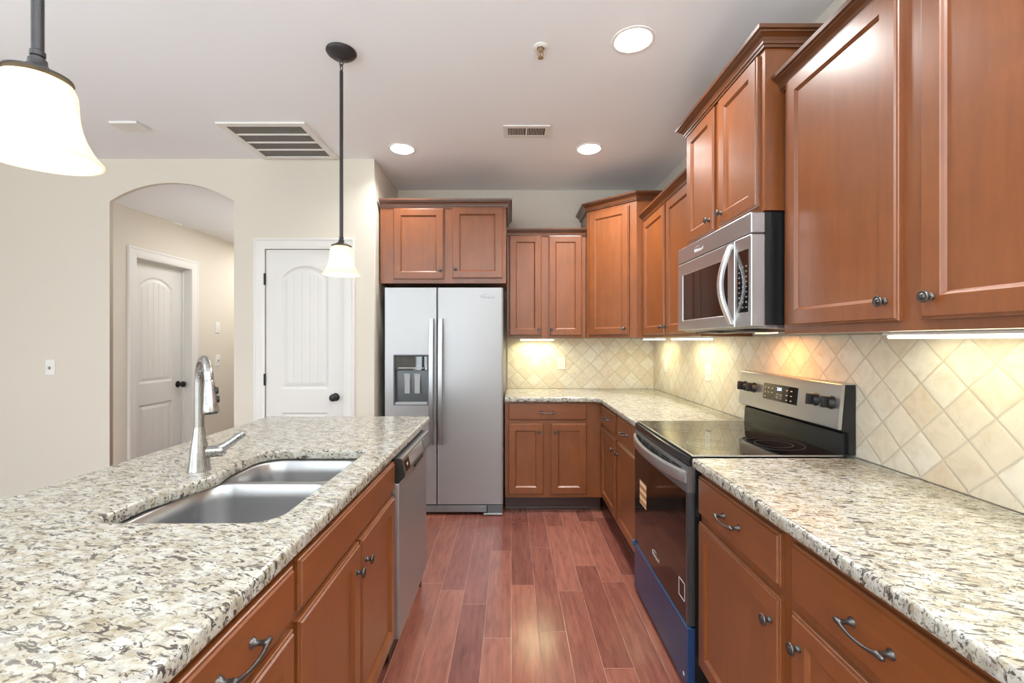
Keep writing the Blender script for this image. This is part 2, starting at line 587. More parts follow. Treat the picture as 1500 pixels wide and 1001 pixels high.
def emis(name, col, s):
    m, nt, p = new_mat(name)
    p.inputs['Base Color'].default_value = (*col, 1)
    p.inputs['Emission Color'].default_value = (*col, 1)
    p.inputs['Emission Strength'].default_value = s
    return m
CANLIGHT = emis('downlight_lens', (1.0, 0.98, 0.95), 24)
TUBE = emis('fluorescent_tube', (1.0, 0.98, 0.72), 7)
DIGIT = emis('clock_digits', (0.45, 0.60, 1.0), 3)
HOODLENS = emis('hood_lamp_lens', (1.0, 0.62, 0.28), 5)

def shade_mat():
    m, nt, p = new_mat('white_glass_shade')
    out = nt.nodes['Material Output']
    tr = N(nt, 'ShaderNodeBsdfTranslucent'); tr.inputs[0].default_value = (0.95, 0.88, 0.74, 1)
    p.inputs['Base Color'].default_value = (0.86, 0.80, 0.68, 1)
    p.inputs['Roughness'].default_value = 0.25
    v = coords(nt)
    f = noise(nt, v, 9, 3)
    L(nt, mix(nt, f, (1.0, 0.90, 0.70), (1.0, 0.94, 0.80)), p.inputs['Emission Color'])
    p.inputs['Emission Strength'].default_value = 0.14
    mx = N(nt, 'ShaderNodeMixShader'); mx.inputs[0].default_value = 0.55
    L(nt, p.outputs[0], mx.inputs[1]); L(nt, tr.outputs[0], mx.inputs[2])
    L(nt, mx.outputs[0], out.inputs[0])
    return m
SHADE = shade_mat()

def pane_mat():
    m, nt, p = new_mat('window_glass')
    out = nt.nodes['Material Output']
    t = N(nt, 'ShaderNodeBsdfTransparent'); t.inputs[0].default_value = (0.95, 0.97, 0.97, 1)
    g = N(nt, 'ShaderNodeBsdfGlossy'); g.inputs['Roughness'].default_value = 0.02
    mx = N(nt, 'ShaderNodeMixShader'); mx.inputs[0].default_value = 0.06
    L(nt, t.outputs[0], mx.inputs[1]); L(nt, g.outputs[0], mx.inputs[2]); L(nt, mx.outputs[0], out.inputs[0])
    return m
PANE = pane_mat()

def grille_mat():
    m, nt, p = new_mat('perforated_grille')
    v = coords(nt)
    vo = N(nt, 'ShaderNodeTexChecker'); vo.inputs['Scale'].default_value = 150
    L(nt, mapped(nt, v, (1, 1, 0), rot=(0, 0, 0.785)), vo.inputs['Vector'])
    L(nt, mix(nt, vo.outputs['Fac'], (0.025, 0.023, 0.02), (0.26, 0.25, 0.235)), p.inputs['Base Color'])
    p.inputs['Roughness'].default_value = 0.6
    return m
MESHGR = grille_mat()

def energy_mat():
    m, nt, p = new_mat('orange_striped_label')
    v = coords(nt)
    s = N(nt, 'ShaderNodeSeparateXYZ'); L(nt, v, s.inputs[0])
    f = math_n(nt, 'FRACT', math_n(nt, 'DIVIDE', s.outputs[2], 0.037))
    c = ramp(nt, f, [(0.0, (0.42, 0.17, 0.04)), (0.5, (0.78, 0.62, 0.44))], 'CONSTANT')
    L(nt, c, p.inputs['Base Color'])
    p.inputs['Roughness'].default_value = 0.5
    return m
ENERGY = energy_mat()

# ------------------------------------------------------------------ room shell
XR, YB, YF, ZC = 1.326, 4.18, 3.46, 2.755     # right wall, back wall, front of the pantry wall, ceiling
XL, YR = -5.6, -3.6
XP = -1.052                                    # side wall beside the refrigerator
HX0, HX1 = -3.085, -2.13                       # hallway sides
def struct(name, bm, mat, parent=None, smooth=None):
    o = fin(name, bm, mat, parent, smooth)
    if parent is None: o['kind'] = 'structure'
    return o

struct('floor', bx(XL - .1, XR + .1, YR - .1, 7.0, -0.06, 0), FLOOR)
struct('floor_bounce', bx(XL, XR, YR, -.35, .0005, .012), paint('beige_bounce', (0.52, 0.48, 0.42), 0.4))  # added pale sheet out of view, bounces neutral light over the red floor
struct('ceiling', bx(XL - .1, XR + .1, YR - .1, YB + .1, ZC, ZC + .08), CEIL)
struct('wall_right', bx(XR, XR + .1, YR, YB, 0, ZC), WALL)
struct('wall_back', bx(XP - .1, XR + .1, YB, YB + .1, 0, ZC), WALL)
struct('wall_nook', bx(XP - .1, XP, YF + .03, YB, 0, ZC), WALL)

# pantry and archway wall, one outline with notches
def arch_pts(x0, x1, zs, za, n=24):
    c = (x0 + x1) / 2; h = (x1 - x0) / 2; s = za - zs
    R = (h * h + s * s) / (2 * s); cz = za - R
    a = math.asin(h / R)
    return [(c + R * math.sin(-a + 2 * a * k / n), cz + R * math.cos(-a + 2 * a * k / n)) for k in range(n + 1)]
AX0, AX1, AZS, AZA = HX0, HX1, 2.43, 2.572
PX0, PX1, PZ = -1.890, -1.283, 2.062          # pantry door opening
outline = [(XL, 0), (AX0, 0)] + arch_pts(AX0, AX1, AZS, AZA) + [(AX1, 0), (PX0, 0), (PX0, PZ), (PX1, PZ), (PX1, 0), (XP, 0), (XP, ZC), (XL, ZC)]
me = plate_mesh('wall_front', [outline], 0.03)
me.transform(Matrix.Translation((0, YF + .015, 0)) @ Matrix.Rotation(math.radians(90), 4, 'X'))
o = link('wall_front', me, WALL); o['kind'] = 'structure'

# hallway behind the arch
HD0, HD1, HDZ = 3.70, 4.34, 2.045             # door opening in the hall's left wall
bm = bmesh.new()
box(bm, HX0 - .12, HX0, YF + .03, HD0, 0, 2.44); box(bm, HX0 - .12, HX0, HD1, 6.9, 0, 2.44)
box(bm, HX0 - .12, HX0, HD0, HD1, HDZ, 2.44)
struct('wall_hall_left', bm, WALL)
struct('wall_hall_right', bx(HX1, HX1 + .1, YF + .03, 6.9, 0, 2.44), WALL)
struct('wall_hall_end', bx(HX0 - .1, HX1 + .1, 6.9, 7.0, 0, 2.44), WALL)
bm = bmesh.new()
box(bm, HX0 - .1, HX1 + .1, YF + .9, 7.0, 2.44, 2.5)
A = arch_pts(AX0, AX1, AZS, AZA)
rows = []
for k in range(9):
    t = k / 8; e = t * t * (3 - 2 * t)
    rows.append([bm.verts.new((x, YF + .028 + .88 * t, z + 0.002 + (2.4405 - z) * e)) for x, z in A])
for a, b in zip(rows, rows[1:]):
    for i in range(len(a) - 1): bm.faces.new((a[i], a[i + 1], b[i + 1], b[i]))
struct('ceiling_hall', bm, CEIL, smooth=40)
area('hall_unseen_light', (-2.27, 4.25, 2.42), (0, 0, 0), .2, .2, 10, (0.97, 0.98, 1.0), 'DISK')  # added lamp out of view, brightens the near end of the hall
area('hall_unseen_light', (-2.5, 5.3, 2.42), (0, 0, 0), .3, .3, 15, (1.0, 0.97, 0.93), 'DISK')

# rear and left walls with their windows
def wall_with_windows(name, horiz, pos, a0, a1, wins, z0, z1, thick):
    bm = bmesh.new()
    def pc(s0, s1, w0, w1):
        if horiz: box(bm, s0, s1, pos - thick, pos, w0, w1)
        else: box(bm, pos - thick, pos, s0, s1, w0, w1)
    c = a0
    for s0, s1 in wins:
        pc(c, s0, 0, ZC); pc(s0, s1, 0, z0); pc(s0, s1, z1, ZC); c = s1
    pc(c, a1, 0, ZC)
    struct(name, bm, WALL)
wall_with_windows('wall_rear', True, YR, XL, XR + .1, WIN_REAR, .55, 2.45, .12)
wall_with_windows('wall_left', False, XL, YR, YF, WIN_LEFT, .55, 2.45, .12)
nw = 0
for horiz, pos, wins in ((True, YR, WIN_REAR), (False, XL, WIN_LEFT)):
    for s0, s1 in wins:
        nw += 1
        def pb(bm, a, b, w0, w1, d0=-.08, d1=-.03):
            if horiz: box(bm, a, b, pos + d0, pos + d1, w0, w1)
            else: box(bm, pos + d0, pos + d1, a, b, w0, w1)
        bm = bmesh.new()
        t = .055; mid = (s0 + s1) / 2
        pb(bm, s0, s0 + t, .55, 2.45); pb(bm, s1 - t, s1, .55, 2.45); pb(bm, s0, s1, .55, .55 + t); pb(bm, s0, s1, 2.45 - t, 2.45)
        pb(bm, s0, s1, 1.48, 1.53); pb(bm, mid - .02, mid + .02, .55, 2.45)
        w = struct('window_%d' % nw, bm, TRIMW)
        bm = bmesh.new(); pb(bm, s0 + t, s1 - t, .6, 2.4, -.058, -.052)
        fin('pane', bm, PANE, w)

# baseboards
def baseboard(name, x0, x1, y0, y1, h=.14):
    bm = bmesh.new()
    box(bm, x0, x1, y0, y1, 0, h, .004, 1)
    struct(name, bm, TRIMW)
baseboard('baseboard_left', XL, AX0, YF - .015, YF)
baseboard('baseboard_middle', AX1, PX0 - .085, YF - .015, YF)
baseboard('baseboard_side', PX1 + .085, XP, YF - .015, YF)
baseboard('baseboard_hall', HX0, HX0 + .015, HD1 + .09, 6.9)

# ------------------------------------------------------------------ interior doors
def door_leaf(W, H):
    """Two panel door with an arched upper panel and plank grooves; local u, v (front at v=0), w."""
    step = .0062
    nu, nw_ = int(W / step), int(H / step)
    m = .125; base = .235; lockz0, lockz1 = .80, .985   # stiles and the lock rail
    top = H - .125
    def prof(u, w):
        # distance inside either panel
        best = 0.0
        c = W / 2; hw = W / 2 - m * W / .61
        d_side = hw - abs(u - c)
        d = min(d_side, w - base, lockz0 - w)
        if d > 0: best = d
        s = .085
        R = (hw * hw + s * s) / (2 * s); cz = top - R
        d2 = min(d_side, w - lockz1)
        if w > cz: d2 = min(d2, R - math.hypot(u - c, w - cz))
        if d2 > best: best = d2
        d = best
        if d <= 0: return 0.0
        if d < .012: h = .009 * d / .012
        elif d < .020: h = .009
        elif d < .042: h = .009 - .006 * (d - .020) / .022
        else:
            h = .003
            g = ((u - c) / .062 + 100.5) % 1.0
            gd = min(g, 1 - g) * .062
            if gd < .005: h += .003 * (1 - gd / .005)
        return h
    bm = bmesh.new()
    V = [[bm.verts.new((W * i / nu, prof(W * i / nu, H * j / nw_), H * j / nw_)) for i in range(nu + 1)] for j in range(nw_ + 1)]
    for j in range(nw_):
        for i in range(nu):
            bm.faces.new((V[j][i], V[j][i + 1], V[j + 1][i + 1], V[j + 1][i]))
    box(bm, 0, W, .010, .035, 0, H)
    for a, b in ((0, .0005), (W - .0005, W)): box(bm, a, b, 0, .010, 0, H)
    box(bm, 0, W, 0, .010, H - .0005, H)
    return bm

def door_knob(M, parent, u, w):
    bm = bmesh.new()
    K = M @ Matrix.Translation((u, 0, w)) @ Matrix.Rotation(math.radians(90), 4, 'X')
    lathe(bm, [(.031, 0), (.031, .004), (.026, .008), (.013, .011), (.011, .026), (.018, .032), (.026, .040), (.0285, .050), (.026, .060), (.016, .067), (0, .069)], 28, K)
    fin('knob', bm, BRONZE, parent, 40)

def casing(M, parent, W, H, wd=.082):
    """Stepped casing round an opening W x H in the plane v=0, standing out to v=-.018."""
    prof = [(0, 0), (0, -.010), (.012, -.012), (.020, -.014), (wd - .020, -.016), (wd - .014, -.020), (wd - .003, -.020), (wd, -.016), (wd, 0)]
    bm = bmesh.new()
    rings = []
    for i, (u, w) in enumerate(((0, 0), (0, H), (W, H), (W, 0))):
        su = -1 if i < 2 else 1
        sw = 1 if i in (1, 2) else 0
        rings.append([bm.verts.new((u + su * o, v, w + sw * o)) for o, v in prof])
    for a, b in zip(rings, rings[1:]):
        for k in range(len(prof) - 1): bm.faces.new((a[k], a[k + 1], b[k + 1], b[k]))
    fin('casing', bm, TRIMW, parent, M=M)

# pantry door (closed, flush)
M = frame((PX0, YF, 0), (1, 0, 0), (0, 1, 0))
W = PX1 - PX0
bm = door_leaf(W - .006, PZ - .008)
bm.transform(M @ Matrix.Translation((.003, .004, .004)))
d1 = struct('door_1', bm, DOORW, smooth=25)
setp(d1, 'white two-panel pantry door beside the refrigerator', kind='structure')
casing(M, d1, W, PZ)
bm = bmesh.new()
box(bm, 0, W, .042, .12, PZ - .002, PZ); box(bm, 0, .002, .042, .12, 0, PZ); box(bm, W - .002, W, .042, .12, 0, PZ)
fin('jamb', bm, TRIMW, d1, M=M)
door_knob(M @ Matrix.Translation((0, .004, 0)), d1, W - .068, .925)
for hz in (1.83, 1.06, .28):
    bm = bmesh.new()
    lathe(bm, [(.0065, 0), (.0075, .002), (.0075, .088), (.0065, .09)], 10, Matrix.Translation((-.002, -.006, hz - .045)))
    box(bm, -.010, .002, -.003, .004, hz - .045, hz + .045)
    fin('hinge', bm, BRONZE, d1, M=M)

# hallway door (set back in its opening, faces +X)
M = frame((HX0, HD0, 0), (0, 1, 0), (-1, 0, 0))
W = HD1 - HD0
bm = door_leaf(W - .004, HDZ - .006)
bm.transform(M @ Matrix.Translation((.002, .082, .003)))
d2 = struct('door_2', bm, DOORW, smooth=25)
setp(d2, 'white two-panel door on the left wall of the hallway', kind='structure')
casing(M, d2, W, HDZ)
bm = bmesh.new()
box(bm, 0, W, 0, .12, HDZ - .004, HDZ); box(bm, 0, .004, 0, .12, 0, HDZ); box(bm, W - .004, W, 0, .12, 0, HDZ)
box(bm, 0, W, .066, .08, HDZ - .016, HDZ - .004); box(bm, W - .016, W - .004, .066, .08, 0, HDZ)
fin('jamb', bm, TRIMW, d2, M=M)
door_knob(M @ Matrix.Translation((0, .082, 0)), d2, W - .062, .945)

# ------------------------------------------------------------------ cabinet parts
def front_panel(bm, u0, u1, w0, w1, stile=0.056, panel=True, t=.019):
    lp = [(0, 0.0), (0, -.011), (.002, -.0135), (.006, -.0142), (.0085, -t)]
    if panel:
        lp += [(stile, -t), (stile + .002, -t + .0022), (stile + .006, -t + .0055), (stile + .010, -t + .0095)]
    rect_loops(bm, [(u0 + i, u1 - i, v, w0 + i, w1 - i) for i, v in lp])
    return bm

def knob(M, parent, u, w, v=-.019):
    K = M @ Matrix.Translation((u, v, w)) @ Matrix.Rotation(math.radians(90), 4, 'X')
    bm = lathe(bmesh.new(), [(.0095, 0), (.0095, .002), (.007, .004), (.0055, .007), (.0055, .013), (.008, .016), (.0135, .018), (.0155, .020), (.0155, .0225), (.0135, .0245), (.0105, .0240), (.0085, .0235), (.0065, .0255), (.003, .0268), (0, .027)], 24, K)
    fin('knob', bm, PEWTER, parent, 50)

def pull(M, parent, u, w, cc=.096, v=-.019):
    bm = bmesh.new()
    for s in (-1, 1):
        K = M @ Matrix.Translation((u + s * cc / 2, v, w)) @ Matrix.Rotation(math.radians(90), 4, 'X')
        lathe(bm, [(.0105, 0), (.0105, .002), (.0075, .005), (.0052, .009), (.0050, .020), (.0068, .024), (.0068, .029), (.004, .032), (0, .033)], 14, K)
    pts, rad = [], []
    for k in range(25):
        t = -1 + 2 * k / 24
        x = t * (cc / 2 + .016)
        dv = -.027 - .006 * (1 - min(1, abs(t) * 1.15) ** 2)
        dz = -.005 * (1 - min(1, abs(x) / (cc / 2)) ** 2)
        pts.append(M @ Vector((u + x, v + dv, w + dz)))
        a = abs(x) / (cc / 2)
        rad.append(.0038 + .0016 * max(0, 1 - abs(a - .82) / .10) + (.0022 if a > .95 else 0) - (.003 if k in (0, 24) else 0))
    tube(bm, pts, rad, 10)
    fin('pull', bm, PEWTER, parent, 50)

CROWN_PROF = [(0, 0), (.010, 0), (.011, .009), (.016, .011), (.017, .020), (.022, .031), (.033, .040), (.038, .042), (.039, .047), (.048, .049), (.050, .062), (0, .062)]

def cabinet(name, M, W, D, z0, z1, label, doors=(), drawers=(), group=None, toe=None, crown=None, grainH=None, hollow=False, sides=True):
    """doors: (u0,u1,w0,w1,knob_u,knob_w); drawers: (u0,u1,w0,w1,pull?)."""
    org = M @ Vector((W / 2, D / 2, z0 if toe is None else 0))
    root = thing(name, org, label, 'cabinet', group)
    bm = bmesh.new()
    if hollow:
        box(bm, 0, W, 0, .02, z0, z1); box(bm, 0, .018, .02, D, z0, z1); box(bm, W - .018, W, .02, D, z0, z1)
        box(bm, .018, W - .018, D - .012, D, z0, z1); box(bm, .018, W - .018, .02, D - .012, z0, z0 + .018)
    else:
        box(bm, 0, W, 0, D, z0, z1)
    fin('cabinet_body', bm, WOOD, root, M=M)
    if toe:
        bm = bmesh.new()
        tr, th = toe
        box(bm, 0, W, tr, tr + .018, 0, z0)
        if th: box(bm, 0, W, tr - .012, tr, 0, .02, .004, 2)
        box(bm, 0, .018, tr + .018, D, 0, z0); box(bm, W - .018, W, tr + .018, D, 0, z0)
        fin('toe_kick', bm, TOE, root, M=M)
    for d in doors:
        u0, u1, w0, w1, ku, kw = d
        p = fin('door', front_panel(bmesh.new(), u0, u1, w0, w1), WOOD, root, M=M)
        if ku is not None: knob(M, p, ku, kw)
    for d in drawers:
        u0, u1, w0, w1, pl = d
        p = fin('drawer_front', front_panel(bmesh.new(), u0, u1, w0, w1, panel=False), grainH or WOOD, root, M=M)
        if pl: pull(M, p, (u0 + u1) / 2, (w0 + w1) / 2)
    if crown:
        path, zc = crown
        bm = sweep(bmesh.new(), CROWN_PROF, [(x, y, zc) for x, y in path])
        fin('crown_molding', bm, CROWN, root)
    return root

def FR(y): return frame((0, y, 0), (0, -1, 0), (1, 0, 0))
G_LOW = 'cherry base cabinets'
G_UP = 'cherry wall cabinets'

# right run -----------------------------------------------------------------
FX = .722                                         # face frames of the right base run
def right_base(y0, label, W, doors, drawers):
    M = frame((FX, y0, 0), (0, -1, 0), (1, 0, 0))
    return cabinet('base_cabinet', M, W, XR - .005 - FX, .114, .876, label, doors, drawers, G_LOW, (.075, True), None, WOOD_Y)
def D(y0, *ys): return [y0 - y for y in ys]

y0 = 3.56
u = D(y0, 3.537, 3.060, 3.007, 2.530)
right_base(y0, 'cherry base cabinet between the range and the corner, two drawers over two doors', y0 - 2.472,
           [(u[0], u[1], .135, .685, u[1] - .036, .61), (u[2], u[3], .135, .685, u[2] + .036, .61)],
           [(u[0], u[1], .715, .852, True), (u[2], u[3], .715, .852, True)])
y0 = 1.711
u = D(y0, 1.700, 1.187)
right_base(y0, 'cherry base cabinet on the near side of the range, one drawer over one door', y0 - 1.163,
           [(u[0], u[1], .135, .678, u[1] - .036, .602)], [(u[0], u[1], .708, .850, True)])
y0 = 1.162
u = D(y0, 1.138, .625)
right_base(y0, 'cherry base cabinet at the near right end of the counter, drawer over a door', y0 - .60,
           [(u[0], u[1], .135, .678, u[0] + .036, .605)], [(u[0], u[1], .708, .850, True)])

# back run ------------------------------------------------------------------
M = frame((-.050, 3.565, 0), (1, 0, 0), (0, 1, 0))
cabinet('base_cabinet', M, .770, YB - .005 - 3.565, .118, .876, 'cherry base cabinet right of the refrigerator, one wide drawer over two doors',
        [(.025, .305, .146, .706, .305 - .036, .640), (.362, .645, .146, .706, .362 + .036, .640)],
        [(.025, .645, .733, .859, True)], G_LOW, (.075, True), None, WOOD_X)

# wall cabinets -------------------------------------------------------------
UX = 1.039
y0, y1 = 1.713, .609
M = frame((UX, y0, 0), (0, -1, 0), (1, 0, 0))
u = D(y0, 1.683, 1.194, 1.130, .640)
cabinet('wall_cabinet', M, y0 - y1, XR - UX - .002, 1.386, 2.318, 'large cherry wall cabinet nearest the camera, right of the microwave, with two doors',
        [(u[0], u[1], 1.412, 2.322, u[1] - .036, 1.467), (u[2], u[3], 1.412, 2.322, u[2] + .036, 1.467)], (), G_UP, None,
        ([(UX, y1), (UX, y0)], 2.302))
# over the microwave
MX = .966
y0, y1 = 2.472, 1.716
M = frame((MX, y0, 0), (0, -1, 0), (1, 0, 0))
u = D(y0, 2.442, 2.120, 2.070, 1.745)
cabinet('wall_cabinet', M, y0 - y1, XR - MX - .002, 1.857, 2.482, 'raised cherry wall cabinet directly above the microwave',
        [(u[0], u[1], 1.880, 2.462, u[1] - .036, 1.935), (u[2], u[3], 1.880, 2.462, u[2] + .036, 1.935)], (), G_UP, None,
        ([(XR - .004, y1), (MX, y1), (MX, y0), (XR - .004, y0)], 2.472))
# right wall, between microwave and corner cabinet
y0, y1 = 3.508, 2.474
M = frame((UX, y0, 0), (0, -1, 0), (1, 0, 0))
u = D(y0, 3.492, 3.020, 2.982, 2.510)
cabinet('wall_cabinet', M, y0 - y1, XR - UX - .002, 1.383, 2.290, 'low cherry wall cabinet between the microwave and the corner cabinet',
        [(u[0], u[1], 1.402, 2.275, u[1] - .030, 1.452), (u[2], u[3], 1.402, 2.275, u[2] + .030, 1.452)], (), G_UP, None,
        ([(UX, y1), (UX, y0)], 2.278))
# diagonal corner cabinet
Yc, Xc, dd = 3.510, .645, .350
root = thing('wall_cabinet', (1.05, 3.95, 1.383), 'tall diagonal cherry corner wall cabinet with a single door', 'cabinet', G_UP)
pl = [(Xc, YB - .004), (Xc, YB - dd), (XR - dd, Yc), (XR - .004, Yc), (XR - .004, YB - .004)]
bm = bmesh.new()
ring_loops(bm, [[(x, y, 1.383) for x, y in pl], [(x, y, 2.465) for x, y in pl]])
fin('cabinet_body', bm, WOOD, root)
p0 = Vector((Xc, YB - dd, 0)); p1 = Vector((XR - dd, Yc, 0)); dl = (p1 - p0).length
M = frame(p0, p1 - p0, Vector((0, 0, 1)).cross(p1 - p0))
p = fin('door', front_panel(bmesh.new(), .030, dl - .060, 1.403, 2.425), WOOD, root, M=M)
knob(M, p, dl - .060 - .034, 1.455)
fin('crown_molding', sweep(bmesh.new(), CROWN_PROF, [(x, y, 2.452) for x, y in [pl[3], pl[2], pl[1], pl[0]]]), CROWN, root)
# back wall two door
M = frame((-.036, 3.905, 0), (1, 0, 0), (0, 1, 0))
cabinet('wall_cabinet', M, Xc + .034, YB - 3.905 - .003, 1.380, 2.290, 'cherry wall cabinet on the back wall beside the refrigerator, two narrow doors',
        [(.018, .298, 1.402, 2.268, .298 - .022, 1.452), (.360, .648, 1.402, 2.268, .360 + .022, 1.452)], (), G_UP, None,
        ([(Xc - .004, 3.905), (-.036, 3.905)], 2.262))
# above the refrigerator
M = frame((-1.036, 3.562, 0), (1, 0, 0), (0, 1, 0))
cabinet('wall_cabinet', M, .993, YB - 3.562 - .003, 1.812, 2.432, 'deep cherry wall cabinet above the refrigerator with two wide doors',
        [(.107, .505, 1.842, 2.402, .505 - .026, 1.915), (.570, .968, 1.850, 2.412, .570 + .026, 1.922)], (), G_UP, None,
        ([(-.043, YB - .006), (-.043, 3.562), (-1.036, 3.562)], 2.408))

# island --------------------------------------------------------------------
IX = -.497
def island_base(y0, label, W, doors, drawers, hollow=False):
    M = frame((IX, y0, 0), (0, 1, 0), (-1, 0, 0))
    return cabinet('base_cabinet', M, W, .60, .114, .876, label, doors, drawers, G_LOW, (.075, False), None, WOOD_Y, hollow)
y0 = 1.013
island_base(y0, 'cherry island cabinet under the sink, false drawer over two doors', 1.866 - y0,
            [(.012, .420, .135, .720, .420 - .036, .640), (.434, .846, .135, .720, .434 + .036, .640)],
            [(.012, .846, .744, .860, False)], True)
y0 = .556
island_base(y0, 'cherry island cabinet at the near left, drawer with a pull over a door', 1.012 - y0,
            [(.010, .444, .135, .720, None, None)], [(.010, .444, .744, .860, True)])
setp(fin('island_end_panel', bx(-1.10, IX, 2.482, 2.502, 0, .876), WOOD, None),
     'cherry end panel of the island beside the dishwasher', 'panel')
setp(fin('island_back_panel', bx(-1.125, -1.105, .556, 2.502, 0, .876), WOOD, None),
     'cherry back panel along the seating side of the island', 'panel')

# ------------------------------------------------------------------ countertops
def counter(name, outlines, label, group='granite countertops'):
    me = plate_mesh(name, outlines, .038, .009, 3)
    me.transform(Matrix.Translation((0, 0, .895 + .0005)))
    return setp(link(name, me, GRANITE, None, 35), label, 'countertop', group)
CUT = round_poly([(-.585, 1.105, .07), (-.585, 1.83, .035), (-.995, 1.83, .09), (-.995, 1.60, .10), (-.972, 1.50, .06), (-.995, 1.40, .08), (-1.032, 1.28, .10), (-1.032, 1.105, .05)], 8)
counter('countertop', [round_poly([(-1.43, .48, .02), (-.478, .48, .02), (-.478, 2.652, .02), (-1.43, 2.652, .02)]), CUT],
        'large speckled granite island top with the sink cut-out')
counter('countertop', [round_poly([(-.053, 3.526, .012), (.685, 3.526, .075), (.685, 2.467, .006), (1.3152, 2.467, 0), (1.3152, 4.169, 0), (-.053, 4.169, .006)])],
        'L-shaped speckled granite countertop in the far corner')
counter('countertop', [round_poly([(.685, .55, .012), (1.3152, .55, 0), (1.3152, 1.711, 0), (.685, 1.711, .006)])],
        'speckled granite countertop at the near right, before the range')

# tiled backsplash
setp(fin('tile_backsplash', bx(1.316, 1.3258, .56, 4.1695, .9155, 1.382), TILE_R), 'tumbled travertine diamond tile backsplash on the right wall', 'backsplash', 'travertine backsplash')
setp(fin('tile_backsplash', bx(-.036, 1.3158, 4.170, 4.1798, .9155, 1.379), TILE_B), 'tumbled travertine diamond tile backsplash on the back wall', 'backsplash', 'travertine backsplash')

# ------------------------------------------------------------------ sink and faucet
sink = thing('kitchen_sink', (-.80, 1.47, .66), 'stainless double bowl sink set under the granite island top', 'sink')
def rrect(x0, x1, y0, y1, r, z, n=6):
    return [(x, y, z) for x, y in round_poly([(x0, y0, r), (x1, y0, r), (x1, y1, r), (x0, y1, r)], n)]
def bowl(x0, x1, y0, y1, fx0, fx1, fy0, fy1, depth):
    zt = .8735
    lps = [rrect(fx0, fx1, fy0, fy1, .02, zt)]
    lps.append(rrect(x0 - .004, x1 + .004, y0 - .004, y1 + .004, .085, zt))
    lps.append(rrect(x0, x1, y0, y1, .082, zt - .004))
    for k, (i, z) in enumerate(((.004, -.05), (.008, -(depth - .05)), (.012, -(depth - .025)), (.024, -(depth - .008)), (.045, -depth))):
        lps.append(rrect(x0 + i, x1 - i, y0 + i, y1 - i, .082, zt + z))
    lps.append(rrect(x0 + .10, x1 - .10, y0 + .10, y1 - .10, .06, zt - depth - .004))
    bm = ring_loops(bmesh.new(), lps, cap0=False)
    b = fin('bowl', bm, STEEL_SINK, sink, 60)
    cx, cy = (x0 + x1) / 2, (y0 + y1) / 2
    dm = lathe(bmesh.new(), [(.056, 0), (.055, .003), (.045, .003), (.040, -.003), (.012, -.004), (0, -.004)], 28, Matrix.Translation((cx, cy, zt - depth - .0035)))
    fin('drain', dm, CHROME, b, 50)
bowl(-1.022, -.592, 1.112, 1.528, -1.045, -.570, 1.085, 1.541, .21)
bowl(-.988, -.592, 1.556, 1.822, -1.045, -.570, 1.543, 1.850, .19)

fc = thing('kitchen_faucet', (-1.067, 1.541, .9145), 'brushed nickel gooseneck pull-down faucet behind the sink', 'faucet')
fb = Vector((-1.067, 1.541, .9145))
bm = lathe(bmesh.new(), [(.034, 0), (.034, .004), (.0325, .010), (.031, .03), (.027, .07), (.0215, .105), (.0175, .135), (.0158, .150)], 32, Matrix.Translation(fb))
fin('base_body', bm, NICKEL, fc, 40)
dirv = Vector((.70, -.71, 0)).normalized()
pts = [fb + Vector((0, 0, .1505)), fb + Vector((0, 0, .30))]
Rr, zc_ = .075, .302
for k in range(1, 17):
    a = math.pi * k / 16 * .94
    pts.append(fb + dirv * (Rr - Rr * math.cos(a)) + Vector((0, 0, zc_ + Rr * 1.08 * math.sin(a))))
bm = tube(bmesh.new(), pts, [.0155] + [.0138] * (len(pts) - 1), 20)
fin('spout', bm, NICKEL, fc, 50)
tip = pts[-1]; tdir = (pts[-1] - pts[-2]).normalized()
bm = tube(bmesh.new(), [tip + tdir * t for t in (0.001, .004, .03, .07, .100, .104)], [.0142, .0150, .0170, .0205, .0230, .0215], 24)
hd = fin('spray_head', bm, NICKEL, fc, 40)
bm = tube(bmesh.new(), [tip + tdir * t for t in (.1035, .1062)], [.0185, .0175], 20)
fin('spray_face', bm, BLACKPL, hd, 40)
side = Vector((.95, .30, 0)).normalized()
for t in (.032, .060):
    bm = bmesh.new()
    c = tip + tdir * t + side * (.0165 + t * .05)
    tube(bm, [c - tdir * .011, c - tdir * .009, c + tdir * .009, c + tdir * .011], [.004, .0065, .0065, .004], 10)
    fin('button', bm, BLACKPL, hd, 50)
hdv = Vector((.88, .47, 0)).normalized()
hs = fb + Vector((0, 0, .062))
bm = tube(bmesh.new(), [hs + hdv * .014, hs + hdv * .046, hs + hdv * .0465, hs + hdv * .0475, hs + hdv * .048, hs + hdv * .066, hs + hdv * .074 + Vector((0, 0, .004))], [.0205, .0205, .0190, .0190, .0205, .0200, .0150], 24)
hl = fin('handle', bm, NICKEL, fc, 40)
bm = tube(bmesh.new(), [hs + hdv * .058 + Vector((0, 0, .006)), hs + hdv * .080 + Vector((0, 0, .018)), hs + hdv * .130 + Vector((0, 0, .054)), hs + hdv * .132 + Vector((0, 0, .0555))], [.0165, .0145, .0115, .009], 16)
fin('lever', bm, NICKEL, hl, 40)

